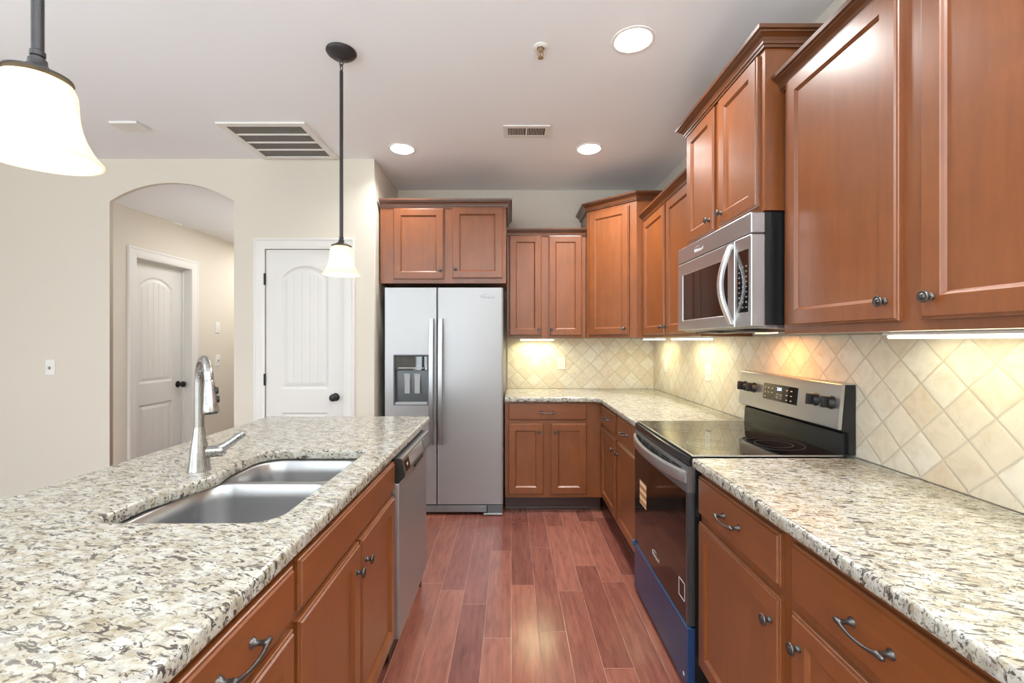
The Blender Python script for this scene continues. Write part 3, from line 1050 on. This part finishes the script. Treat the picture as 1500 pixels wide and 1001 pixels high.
# ------------------------------------------------------------------ refrigerator
FY = 3.497
fr = thing('refrigerator', (-.52, 3.85, 0), 'stainless side-by-side refrigerator with an ice and water dispenser', 'refrigerator')
bm = bmesh.new()
box(bm, -.972, -.072, FY + .075, 4.15, .03, 1.755, .006, 2)
box(bm, -.96, -.10, FY + .04, FY + .075, .09, 1.75)
fin('cabinet_body', bm, SLATE, fr)
def fridge_door(x0, x1, name, label):
    prof = round_poly([(x0, FY + .062, .004), (x0, FY, .016), (x1, FY, .016), (x1, FY + .062, .004)], 6)
    bm = bmesh.new()
    ring_loops(bm, [[(x, y, .088) for x, y in prof], [(x, y, 1.770) for x, y in prof]])
    o = fin(name, bm, STEEL_Z, fr, 40)
    o['label'] = label
    return o
rd = fridge_door(-.5765, -.064, 'door', 'wide right-hand refrigerator door')
# freezer door with the dispenser opening
DX0, DX1, DZ0, DZ1 = -.912, -.644, .859, 1.246
bm = bmesh.new()
for (a, b, z0, z1) in ((-.981, DX0, .088, 1.770), (DX1, -.5815, .088, 1.770), (DX0, DX1, .088, DZ0), (DX0, DX1, DZ1, 1.770)):
    box(bm, a, b, FY, FY + .062, z0, z1)
bmesh.ops.remove_doubles(bm, verts=bm.verts, dist=.0001)
ld = fin('door', bm, STEEL_Z, fr)
ld['label'] = 'narrow left-hand freezer door with dispenser'
bm = bmesh.new()
rect_loops(bm, [(DX0 - .004, DX1 + .004, FY - .0005, DZ0 - .004, DZ1 + .004), (DX0 - .003, DX1 + .003, FY - .004, DZ0 - .003, DZ1 + .003), (DX0 + .006, DX1 - .006, FY - .003, DZ0 + .006, DZ1 - .006),
                (DX0 + .010, DX1 - .010, FY + .055, DZ0 + .022, DZ1 - .010)], cap0=False)
disp = fin('dispenser', bm, GREYPL, fr)
fin('control_panel', bx(DX0 + .007, DX1 - .007, FY - .0005, FY + .030, 1.128, DZ1 - .008, .003, 2), BLACKGLASS, disp)
fin('indicator_strip', bx(DX0 + .035, DX1 - .036, FY - .0018, FY - .0004, 1.142, 1.151), LGREY, disp)
for a in (-.836, -.758):
    bm = bmesh.new()
    rect_loops(bm, [(a - .004, a + .046, FY + .050, .95, 1.10), (a - .004, a + .046, FY + .032, .95, 1.10), (a + .006, a + .044, FY + .016, .947, 1.04)])
    fin('paddle', bm, LGREY, disp)
fin('drip_tray', bx(DX0 + .010, DX1 - .010, FY - .004, FY + .050, DZ0 + .002, DZ0 + .020, .003, 2), LGREY, disp)
def fridge_handle(x0, x1, parent):
    bm = bmesh.new()
    loops = []
    for k in range(21):
        t = k / 20; z = .560 + (1.530 - .560) * t
        bow = .034 + .016 * math.sin(math.pi * t)
        if k in (0, 20): bow = .030
        loops.append([(x0, FY - bow + .014, z), (x0 + .004, FY - bow, z), (x1 - .004, FY - bow, z), (x1, FY - bow + .014, z), (x1 - .004, FY - bow + .018, z), (x0 + .004, FY - bow + .018, z)])
    ring_loops(bm, loops)
    for z in (.60, 1.48):
        box(bm, (x0 + x1) / 2 - .012, (x0 + x1) / 2 + .012, FY - .026, FY, z - .02, z + .02)
    fin('handle', bm, STEEL_H, parent, 40)
fridge_handle(-.636, -.598, ld)
fridge_handle(-.566, -.528, rd)
bm = bmesh.new()
box(bm, -.965, -.19, FY + .010, FY + .05, .022, .076, .004, 2)
fin('base_grille', bm, GRILLE, fr)
bm = bmesh.new()
box(bm, -.185, -.068, FY + .002, FY + .05, .006, .080, .003, 2)
fin('hinge_cover', bm, GREYPL, fr)
fin('toe_lip', bx(-.215, -.068, FY - .006, FY + .0015, .006, .020, .002, 1), LGREY, fr)
for a in (-.13, -.95): fin('foot', bx(a, a + .03, FY + .06, 4.0, 0, .03), BLACKPL, fr)
FM = frame((0, FY, 0), (1, 0, 0), (0, 1, 0))
def brand(M, u, v, w, s, mat, parent):
    o = text_mesh('logo', 'Whirlpool', s, face_text(M, u, v, w - s * .1), mat, parent, shear=.2)
    pts = []
    for k in range(30):
        a = math.radians(205) - math.radians(150) * k / 29
        pts.append(M @ Vector((u - s * .3 + s * 1.7 * math.cos(a), v, w + s * .15 + s * .62 * math.sin(a))))
    bm = tube(bmesh.new(), pts, [s * .01 + s * .04 * math.sin(math.pi * k / 29) for k in range(30)], 6)
    fin('emblem', bm, mat, parent, 60)
brand(FM, -.187, -.0006, 1.698, .026, LOGO, rd)

# ------------------------------------------------------------------ range
RX = .672                                          # front of the drawer and door
RY = 2.462; RW = .744
M = frame((RX, RY, 0), (0, -1, 0), (1, 0, 0))
rg = thing('electric_range', (1.0, RY - RW / 2, 0), 'freestanding black and stainless electric range with blue film on its drawer', 'range')
bm = bmesh.new()
box(bm, .001, RW - .001, .030, 1.312 - RX, .03, .900)
for a in (.03, RW - .07):
    for b in (.08, .50): box(bm, a, a + .04, b, b + .04, 0, .03)
fin('oven_body', bm, BLACK, rg, M=M)
bm = bmesh.new()
box(bm, .002, RW - .002, .0, .030, .022, .258, .003, 2)
o = fin('storage_drawer', bm, FILM, rg, M=M); o['label'] = 'drawer front still covered in blue protective film'
bm = bmesh.new()
box(bm, .002, RW - .002, -.001, .014, .2585, .2625)
box(bm, -.004, .012, -.010, .004, .243, .272, .003, 2)
fin('film_edge', bm, FILM_EDGE, o, M=M)
fin('sticker', lathe(bmesh.new(), [(.008, 0), (.008, .0004)], 14, M @ Matrix.Translation((RW - .038, -.0002, .062)) @ Matrix.Rotation(math.radians(90), 4, 'X')), WHITEPL, o)
# oven door
bm = bmesh.new()
box(bm, .003, RW - .003, .002, .029, .266, .776, .003, 2)
od = fin('oven_door', bm, OVENGLASS, rg, M=M)
fin('door_edge', bx(RW - .020, RW - .002, .0005, .030, .266, .776, .002, 1), SLATE, od, M=M)
bm = bmesh.new()
loops = []
for k in range(25):
    t = k / 24; u_ = .003 + (RW - .006) * t; b = -.012 * math.sin(math.pi * t) - .002
    loops.append([(u_, b + .002, .777), (u_, b, .845), (u_, b + .006, .878), (u_, .03, .878), (u_, .03, .777)])
ring_loops(bm, loops)
fin('door_rail', bm, STEEL_D, od, 30, M=M)
def bowv(t): return -.012 * math.sin(math.pi * t) - .002
for g0 in (.075, .205, .345, .485, .600):
    bm = bmesh.new()
    for kk in range(3):
        zz = .838 + kk * .010
        t = (g0 + .04) / RW
        v0 = bowv(t) + .0012 + max(0, zz - .845) / .033 * .006
        box(bm, g0, g0 + .085, v0 - .003, v0 + .006, zz, zz + .0055)
    fin('vent_slots', bm, BLACKPL, od, M=M)
bm = bmesh.new()
loops = []
for k in range(33):
    t = k / 32; u_ = .012 + (RW - .024) * t
    b = -.048 * (math.sin(math.pi * t) ** .75) - .006
    th = .013
    loops.append([(u_, b + .002, .812), (u_, b, .817), (u_, b, .852), (u_, b + .003, .857), (u_, b + th, .857), (u_, b + th, .812)])
ring_loops(bm, loops)
fin('handle', bm, STEEL_Y, od, 30, M=M)
o = fin('energy_label', bx(RY - 2.362, RY - 2.250, .0012, .0019, .513, .634), ENERGY, od, M=M); o['label'] = 'orange and white striped paper label'
brand(M, RY - 2.105, .0012, .352, .024, LOGOW, od)
bm = bmesh.new()
for a, b, z0, z1 in ((0, .062, 0, .003), (0, .062, .068, .071), (0, .003, 0, .071), (.059, .062, 0, .071)):
    box(bm, .650 + a, .650 + b, .0010, .0018, .342 + z0, .342 + z1)
o = fin('label_outline', bm, LOGOW, od, M=M)
# cooktop
bm = bmesh.new()
loops = []
for k in range(25):
    t = k / 24; u_ = RW * t; b = .004 - .010 * math.sin(math.pi * t)
    loops.append([(u_, b + .004, .880), (u_, b, .890), (u_, b + .004, .912), (u_, .06, .916), (u_, .06, .880)])
ring_loops(bm, loops)
fin('front_fascia', bm, BLACK, rg, 40, M=M)
ct = fin('cooktop', bx(0, RW, .018, 1.268 - RX, .9155, .9215, .002, 2), BLACKGLASS, rg, M=M)
bm = bmesh.new()
for v_ in (.0165,): box(bm, 0, RW, v_, v_ + .004, .9165, .9222)
for u_ in (-.001, RW - .003): box(bm, u_, u_ + .004, .018, 1.265 - RX, .9165, .9222)
fin('cooktop_trim', bm, STEEL_Y, ct, M=M)
RING = plain('burner_marking', (0.09, 0.09, 0.095), 0.3)
for bu, bv, br in ((.19, .17, .115), (.56, .17, .095), (.19, .44, .080), (.55, .44, .115)):
    bm = bmesh.new()
    for r in (br, br * .62):
        c = M @ Vector((bu, bv, .9218))
        lathe(bm, [(r - .0012, 0), (r - .0012, .0002), (r + .0012, .0002), (r + .0012, 0)], 56, Matrix.Translation(c), cap=False)
    fin('burner_ring', bm, RING, ct)
# backguard
BV = 1.243 - RX
bm = bmesh.new()
prof = round_poly([(1.266 - RX, .9216, .0), (1.270 - RX, 1.006, .010), (1.300 - RX, 1.006, 0), (1.300 - RX, .9216, 0)], 4)
loops = [[(u_, v_, w_) for v_, w_ in prof] for u_ in (.012, .020, RW - .020, RW - .012)]
ring_loops(bm, loops)
fin('backguard_riser', bm, BLACK, rg, 30, M=M)
bm = bmesh.new()
prof = [(1.286 - RX, .9216), (1.286 - RX, 1.008), (1.262 - RX, 1.012), (1.2725 - RX, 1.190), (1.3135 - RX, 1.190), (1.3135 - RX, .9216)]
ring_loops(bm, [[(u_, v_, w_) for v_, w_ in prof] for u_ in (0, RW)])
fin('backguard_shell', bm, BLACK, rg, M=M)
bm = bmesh.new()
prof = round_poly([(BV, 1.020, .002), (BV + .016, 1.194, .006), (1.3135 - RX, 1.1945, .001), (1.3135 - RX, 1.1905, 0), (BV + .0285, 1.1905, 0), (BV + .0145, 1.018, 0)], 4)
ring_loops(bm, [[(u_, v_, w_) for v_, w_ in prof] for u_ in (-.002, RW + .002)])
cp = fin('control_panel', bm, STEEL_Y, rg, 30, M=M)
tilt = math.atan2(.016, .173)
PM = M @ Matrix.Translation((0, BV, 1.020)) @ Matrix.Rotation(-tilt, 4, 'X')
u0 = RY - 2.235; u1 = RY - 1.965
ds = fin('display', bx(u0, u1, -.0016, .002, .055, .132, .001, 1), BLACKGLASS, rg, M=PM)
text_mesh('clock_digits', '2:04', .021, face_text(PM, (u0 + u1) / 2 - .004, -.0019, .112), DIGIT, ds)
for cols in ((.018, .045, .075), (.190, .222)):
    bm = bmesh.new()
    for uu in cols:
        for ww in (.112, .090, .068):
            if .03 < uu < .08 and ww < .08: continue
            box(bm, u0 + uu - .006, u0 + uu + .006, -.0022, -.0015, ww - .0025, ww + .0025)
    fin('key_print', bm, LGREY, ds, M=PM)
bm = bmesh.new()
for uu in (.118, .146):
    for ww in (.070, .079, .088): box(bm, u0 + uu - .009, u0 + uu + .009, -.0022, -.0015, ww - .0015, ww + .0015)
fin('key_print', bm, LGREY, ds, M=PM)
for yk in (2.412, 2.322, 1.852, 1.762):
    bm = bmesh.new()
    K = PM @ Matrix.Translation((RY - yk, 0, .098)) @ Matrix.Rotation(math.radians(90), 4, 'X')
    lathe(bm, [(.026, 0), (.026, .004), (.022, .008), (.020, .018), (.017, .021), (0, .022)], 28, K)
    tmp = bmesh.new(); box(tmp, -.0075, .0075, -.022, .022, .012, .040, .003, 2); tmp.transform(K)
    me = bpy.data.meshes.new('t'); tmp.to_mesh(me); tmp.free(); bm.from_mesh(me); bpy.data.meshes.remove(me)
    fin('control_knob', bm, BLACKPL, cp, 35)

# ------------------------------------------------------------------ microwave
MY, MW = 2.474, .754
MF = .915
M = frame((MF, MY, 0), (0, -1, 0), (1, 0, 0))
mw = thing('microwave_oven', (1.1, MY - MW / 2, 1.414), 'stainless over-the-range microwave with a bowed handle', 'microwave')
bm = bmesh.new()
box(bm, .003, MW - .003, .055, 1.312 - MF, 1.420, 1.852)
fin('casing', bm, BLACK, mw, M=M)
bm = bmesh.new()
rect_loops(bm, [(.02, MW - .02, .03, 1.408, 1.420), (.02, MW - .02, .36, 1.398, 1.420)])
bo = fin('underside', bm, STEEL_Y, mw, M=M)
for a in (.09, .40):
    fin('grease_filter', bx(a, a + .26, .06, .22, 1.395, 1.400), SLATE, bo, M=M)
fin('lamp_lens', bx(.33, .43, .245, .295, 1.392, 1.399), HOODLENS, bo, M=M)
fin('vent_hood', bx(0, MW, 0, .055, 1.772, 1.852, .004, 2), STEEL_Y, mw, M=M)
UD = MY - 1.847
bm = bmesh.new()
wu0, wu1, wz0, wz1 = MY - 2.408, MY - 1.905, 1.464, 1.708
rect_loops(bm, [(0, UD - .001, .055, 1.414, 1.769), (0, UD - .001, .004, 1.414, 1.769), (.004, UD - .005, 0, 1.418, 1.765),
                (wu0, wu1, 0, wz0, wz1), (wu0 + .004, wu1 - .004, .004, wz0 + .004, wz1 - .004)], cap1=False)
md = fin('door', bm, STEEL_Y, mw, M=M)
fin('window', bx(wu0 + .003, wu1 - .003, .003, .008, wz0 + .003, wz1 - .003), BLACKGLASS, md, M=M)
loops = []
bm = bmesh.new()
uh = MY - 1.872
for k in range(29):
    t = k / 28; z = 1.426 + (1.756 - 1.426) * t
    b = -.004 - .046 * math.sin(math.pi * t)
    loops.append([(uh - .016, b, z), (uh - .012, b - .006, z), (uh + .012, b - .006, z), (uh + .016, b, z), (uh + .014, b + .010, z), (uh - .014, b + .010, z)])
ring_loops(bm, loops)
fin('handle', bm, CHROME, md, 40, M=M)
fin('control_side', bx(UD + .001, MW, 0, .055, 1.414, 1.769, .004, 2), STEEL_Y, mw, M=M)
kp = fin('keypad', bx(MY - 1.822, MY - 1.735, -.0015, .002, 1.470, 1.716, .001, 1), BLACKGLASS, mw, M=M)
bm = bmesh.new()
for i in range(3):
    for j in range(9):
        uu = MY - 1.822 + .016 + i * .027; ww = 1.490 + j * .020
        box(bm, uu - .005, uu + .005, -.0021, -.0014, ww - .0025, ww + .0025)
fin('key_print', bm, KEYMARK, kp, M=M)
pts = [M @ Vector((MY - 1.822 + .012 + .040 * math.sin(math.pi * k / 16), -.002, 1.476 + .19 * k / 16)) for k in range(17)]
fin('keypad_arc', tube(bmesh.new(), pts, .0014, 6), KEYMARK, kp, 60)
brand(M, MW * .36, -.0006, 1.806, .024, LOGOW, mw)

# ------------------------------------------------------------------ dishwasher
DY, DW = 1.870, .604
DX = -.466
M = frame((DX, DY, 0), (0, 1, 0), (-1, 0, 0))
dw = thing('dishwasher', (-.75, DY + DW / 2, 0), 'stainless dishwasher at the far end of the island', 'dishwasher')
bm = bmesh.new()
box(bm, .004, DW - .004, .045, .58, .02, .872)
box(bm, .004, DW - .004, .09, .12, 0, .11)
fin('tub_body', bm, BLACKPL, dw, M=M)
fin('door_panel', bx(.002, DW - .002, 0, .045, .116, .764, .004, 2), STEEL_DW, dw, M=M)
bm = bmesh.new()
prof = round_poly([(.045, .766, 0), (.004, .766, .003), (-.020, .789, .008), (-.0225, .802, .006), (-.010, .862, .004), (-.004, .868, .002), (.045, .868, 0)], 4)
ring_loops(bm, [[(u_, v_, w_) for v_, w_ in prof] for u_ in (.012, DW - .002)])
con = fin('control_console', bm, STEEL_D, dw, 35, M=M)
bm = bmesh.new()
ring_loops(bm, [[(u_, v_ + (-.001 if v_ < .04 else 0), w_) for v_, w_ in prof] for u_ in (.0, .012)])
fin('end_cap', bm, BLACKPL, con, 35, M=M)
CM = M @ Matrix.Translation((0, -.0225, .802)) @ Matrix.Rotation(-math.atan2(.0125, .060), 4, 'X')
fin('display_window', bx(.030, .115, -.0012, .003, .002, .050, .001, 1), BLACKGLASS, con, M=CM)
text_mesh('logo', 'W', .020, face_text(CM, .072, -.0014, .026), LOGOW, con)
fin('centre_plate', bx(.120, .405, -.0010, .003, .006, .054, .001, 1), STEEL_DW, con, M=CM)
fin('button_panel', bx(.42, .56, -.0012, .003, .004, .052, .001, 1), GREYPL, con, M=CM)
fin('pocket_handle', bx(.215, .400, -.0228, -.008, .775, .797, .004, 2), BLACKPL, con, M=M)

# ------------------------------------------------------------------ pendants
def chain_link(c, a, b, r, yaw):
    pts = []
    for k in range(21):
        t = 2 * math.pi * k / 20
        pts.append(Vector(c) + Matrix.Rotation(yaw, 3, 'Z') @ Vector((a * math.cos(t), 0, b * math.sin(t))))
    return tube(bmesh.new(), pts, r, 8, cap=False, up=Matrix.Rotation(yaw, 3, 'Z') @ Vector((0, 1, 0)))
def pendant(x, y, label):
    zb = 1.676
    r = thing('pendant_lamp', (x, y, ZC), label, 'pendant lamp', 'pendant lamps over the island')
    T = Matrix.Translation((x, y, 0))
    fin('canopy', lathe(bmesh.new(), [(.070, ZC - .0005), (.071, ZC - .006), (.066, ZC - .014), (.050, ZC - .026), (.026, ZC - .034), (.012, ZC - .038), (.006, ZC - .046), (0, ZC - .047)], 36, T), PENDMET, r, 40)
    fin('chain_link', chain_link((x, y, ZC - .056), .008, .015, .0024, 0), PENDMET, r, 60)
    fin('chain_link', chain_link((x, y, ZC - .078), .009, .017, .0024, 1.3), PENDMET, r, 60)
    fin('rod', lathe(bmesh.new(), [(.004, ZC - .090), (.0085, ZC - .098), (.0085, 1.862), (.0105, 1.860), (.0105, 1.852), (.0085, 1.850), (.0085, 1.838)], 16, T), PENDMET, r, 40)
    fin('fitter', lathe(bmesh.new(), [(.0125, 1.846), (.013, 1.838), (.018, 1.832), (.030, 1.825), (.046, 1.818), (.047, 1.815), (.044, 1.813), (0, 1.813)], 32, T), PENDMET, r, 40)
    prof = [(.036, .137), (.046, .132), (.051, .120), (.0525, .105), (.053, .090), (.0545, .075), (.058, .058), (.064, .040), (.073, .022), (.081, .010), (.0875, .003), (.0875, 0)]
    inner = [(a - .0035, z + (.001 if i else .0)) for i, (a, z) in enumerate(reversed(prof))]
    fin('shade', lathe(bmesh.new(), [(a, z + zb) for a, z in prof + inner], 44, T, cap=False), SHADE, r, 60)
    lp = bpy.data.lights.new('bulb', 'POINT'); lp.energy = 2.6; lp.color = (1, .86, .66); lp.shadow_soft_size = .025
    lo = bpy.data.objects.new('bulb_light', lp); COL.objects.link(lo); lo.parent = r; lo.location = (0, 0, zb + .055 - ZC)
    bm = lathe(bmesh.new(), [(.012, zb + .137), (.012, zb + .10)], 12, T)
    fin('socket', bm, WHITEPL, r)
pendant(-.82, .78, 'bell-shaped white glass pendant lamp hanging over the near end of the island')
pendant(-.82, 2.174, 'bell-shaped white glass pendant lamp hanging over the far end of the island')

# ------------------------------------------------------------------ ceiling fittings
def downlight(x, y, label, power=13):
    r = thing('recessed_light', (x, y, ZC), label, 'ceiling light', 'recessed ceiling lights')
    T = Matrix.Translation((x, y, 0))
    fin('trim_ring', lathe(bmesh.new(), [(.098, ZC - .0005), (.097, ZC - .004), (.088, ZC - .006), (.080, ZC - .003), (.080, ZC - .0005)], 40, T, cap=False), WHITEPL, r, 40)
    fin('lens', lathe(bmesh.new(), [(.081, ZC - .0025), (.072, ZC - .010), (.05, ZC - .015), (0, ZC - .018)], 40, T, cap=False), CANLIGHT, r, 60)
    a = area('downlight_beam', (0, 0, -.022), (0, 0, 0), .14, .14, power, (1, .98, .95), 'DISK', 135)
    a.parent = r
downlight(.565, 2.09, 'round recessed ceiling light above the range aisle, nearest to the camera', 17)
downlight(.566, 3.276, 'round recessed ceiling light in front of the corner cabinet', 28)
downlight(-.794, 3.276, 'round recessed ceiling light in front of the refrigerator', 9)
# added unseen downlights brighten the room behind the camera
for x, y in ((.565, .55), (-2.9, .4), (-2.9, -1.6), (-.6, -1.6)):
    downlight(x, y, 'added unseen recessed ceiling light behind the camera')

v = thing('return_vent', (-1.605, 3.16, ZC - .012), 'large square return air grille in the ceiling above the island', 'vent')
x0, x1, yv0, yv1 = -1.89, -1.318, 2.872, 3.440
bm = bmesh.new()
def vring(bm, x0, x1, y0, y1, w, z0, z1):
    box(bm, x0, x1, y0, y0 + w, z0, z1); box(bm, x0, x1, y1 - w, y1, z0, z1)
    box(bm, x0, x0 + w, y0 + w, y1 - w, z0, z1); box(bm, x1 - w, x1, y0 + w, y1 - w, z0, z1)
vring(bm, x0, x1, yv0, yv1, .042, ZC - .012, ZC - .0005)
fin('frame', bm, WHITEPL, v)
fin('grille_mesh', bx(x0 + .04, x1 - .04, yv0 + .04, yv1 - .04, ZC - .005, ZC - .0006), MESHGR, v)
for k in (1, 2, 3):
    yy = yv0 + .042 + (yv1 - yv0 - .084) * k / 4
    fin('cross_bar', bx(x0 + .04, x1 - .04, yy - .008, yy + .008, ZC - .011, ZC - .0045), WHITEPL, v)

v = thing('supply_vent', (.10, 3.0, ZC - .008), 'small white supply air register in the ceiling between the two far lights', 'vent')
bm = bmesh.new()
vring(bm, -.052, .252, 2.915, 3.082, .030, ZC - .008, ZC - .0005)
fin('frame', bm, WHITEPL, v)
fin('duct', bx(-.024, .224, 2.943, 3.054, ZC - .003, ZC - .0006), DARKHOLE, v)
bm = bmesh.new()
for k in range(22):
    xx = -.016 + .0107 * k
    if k in (10, 11): continue
    q = [(xx, -.0075), (xx + .002, -.0075), (xx + .0045, -.0032), (xx + .0025, -.0032)]
    ring_loops(bm, [[(a, yy, ZC + b) for a, b in q] for yy in (2.944, 3.053)])
box(bm, .094, .106, 2.944, 3.053, ZC - .0078, ZC - .003)
fin('slats', bm, WHITEPL, v)

s = thing('fire_sprinkler', (.139, 2.138, ZC), 'small brass and white fire sprinkler head on the ceiling', 'sprinkler')
T = Matrix.Translation((.139, 2.138, 0))
fin('escutcheon', lathe(bmesh.new(), [(.034, ZC - .0005), (.034, ZC - .004), (.026, ZC - .009), (.018, ZC - .010), (.017, ZC - .004)], 28, T, cap=False), WHITEPL, s, 40)
fin('body', lathe(bmesh.new(), [(.013, ZC - .002), (.013, ZC - .022), (.009, ZC - .026), (.004, ZC - .030), (.004, ZC - .046)], 16, T), BRASS, s, 40)
bm = bmesh.new()
for sg in (-1, 1):
    tube(bm, [Vector((.139 + sg * .010, 2.138, ZC - .024)), Vector((.139 + sg * .013, 2.138, ZC - .038)), Vector((.139 + sg * .003, 2.138, ZC - .052))], .0025, 8)
fin('frame_arms', bm, BRASS, s, 50)
fin('deflector', lathe(bmesh.new(), [(.003, ZC - .050), (.014, ZC - .053), (.014, ZC - .0545), (0, ZC - .0545)], 18, T), BRASS, s)

c = fin('ceiling_cover', bx(-2.56, -2.38, 2.86, 2.975, ZC - .014, ZC - .0005, .003, 1), WHITEPL)
setp(c, 'small plain white cover plate on the ceiling left of the return grille', 'cover plate')

for (x, y, pw), where in zip(ADDED_UPLIGHTS, ('behind the kitchen island', 'near the far left windows', 'left of the island seating', 'in the corner behind the camera')):  # stands and bowls for the added uplights
    t = thing('added_uplight', (x, y, .012), 'added unseen uplight on a dark stand ' + where, 'floor lamp', 'added uplights')
    z0 = .013 if y < -.35 else .001
    T = Matrix.Translation((x, y, 0))
    fin('base', lathe(bmesh.new(), [(.13, z0), (.13, z0 + .012), (.03, z0 + .03), (0, z0 + .03)], 28, T), BRONZE, t, 40)
    fin('pole', lathe(bmesh.new(), [(.012, z0 + .03), (.012, 1.70)], 14, T), BRONZE, t, 40)
    fin('bowl_shade', lathe(bmesh.new(), [(.02, 1.70), (.09, 1.715), (.16, 1.755), (.19, 1.80), (.185, 1.80), (.155, 1.762), (.09, 1.725), (0, 1.712)], 32, T, cap=False), BRONZE, t, 60)

# ------------------------------------------------------------------ outlets and switches
def plate(M, u, w, name, label, cat, group, rocker):
    r = thing(name, M @ Vector((u, 0, w)), label, cat, group)
    bm = bmesh.new()
    rect_loops(bm, [(u - .036, u + .036, -.0004, w - .058, w + .058), (u - .036, u + .036, -.003, w - .058, w + .058), (u - .033, u + .033, -.006, w - .055, w + .055)])
    fin('cover_plate', bm, WHITEPL, r, M=M)
    if rocker == 'toggle':
        fin('toggle', bx(u - .006, u + .006, -.018, -.006, w - .014, w + .008, .002, 1), LGREY, r, M=M)
    elif rocker == 'outlet':
        for dz in (-.020, .020):
            bm = bmesh.new()
            box(bm, u - .014, u + .014, -.0075, -.006, w + dz - .014, w + dz + .014, .001, 1)
            rc = fin('socket', bm, WHITEPL, r, M=M)
            bm = bmesh.new()
            for du in (-.006, .006): box(bm, u + du - .001, u + du + .001, -.0081, -.0070, w + dz - .004, w + dz + .006)
            fin('slots', bm, BLACKPL, rc, M=M)
    else:
        fin('rocker', bx(u - .015, u + .015, -.010, -.006, w - .032, w + .032, .002, 1), WHITEPL, r, M=M)
MB = frame((0, YB - .010, 0), (1, 0, 0), (0, 1, 0))
plate(MB, .464, 1.150, 'wall_outlet', 'white outlet on the back wall tiles, right of the refrigerator', 'outlet', 'tile outlets', 'outlet')
MR = frame((XR - .010, 0, 0), (0, -1, 0), (1, 0, 0))
plate(MR, -3.83, 1.150, 'wall_switch', 'white switch on the right wall tiles, close to the corner', 'switch', 'tile outlets', 'rocker')
plate(MR, -3.01, 1.147, 'wall_outlet', 'white outlet on the right wall tiles, left of the range', 'outlet', 'tile outlets', 'outlet')
ML = frame((0, YF, 0), (1, 0, 0), (0, 1, 0))
plate(ML, -3.538, 1.153, 'light_switch', 'white toggle switch on the cream wall left of the archway', 'switch', None, 'toggle')
MH = frame((HX0, 0, 0), (0, 1, 0), (-1, 0, 0))
plate(MH, 4.73, 1.496, 'wall_control', 'upper white control plate on the hallway wall', 'switch', None, 'rocker')
plate(MH, 4.73, 1.152, 'light_switch', 'lower white toggle switch on the hallway wall, under the control plate', 'switch', None, 'toggle')

# ------------------------------------------------------------------ lights under the wall cabinets
def undercab(x0, x1, y0, y1, zt, label, power, along):
    r = thing('under_cabinet_light', ((x0 + x1) / 2, (y0 + y1) / 2, zt), label, 'light', 'under-cabinet lights')
    fin('housing', bx(x0, x1, y0, y1, zt - .010, zt - .0005, .002, 1), WHITEPL, r)
    fin('diffuser', bx(x0 + .008, x1 - .008, y0 + .008, y1 - .008, zt - .020, zt - .010, .004, 2), TUBE, r)
    a = area('tube_light', (0, 0, -.024), (0, 0, 0), x1 - x0 - .02, y1 - y0 - .02, power, (1.0, .95, .50), 'RECTANGLE', 170)
    a.parent = r
undercab(.075, .385, 4.00, 4.10, 1.380, 'slim glowing light bar under the back wall cabinet', 2.4, 0)
undercab(1.13, 1.23, 3.56, 3.90, 1.383, 'slim glowing light bar under the diagonal corner cabinet', 1.3, 1)
undercab(1.13, 1.23, 2.72, 3.22, 1.383, 'slim glowing light bar under the cabinet left of the microwave', 1.6, 1)
undercab(1.16, 1.26, .80, 1.41, 1.386, 'long glowing light bar under the near right wall cabinet', .5, 1)
a = area('hood_lamp', (MF + .24, MY - .38, 1.388), (0, 0, 0), .10, .05, 2.2, (1.0, .42, .12), 'RECTANGLE', 175)
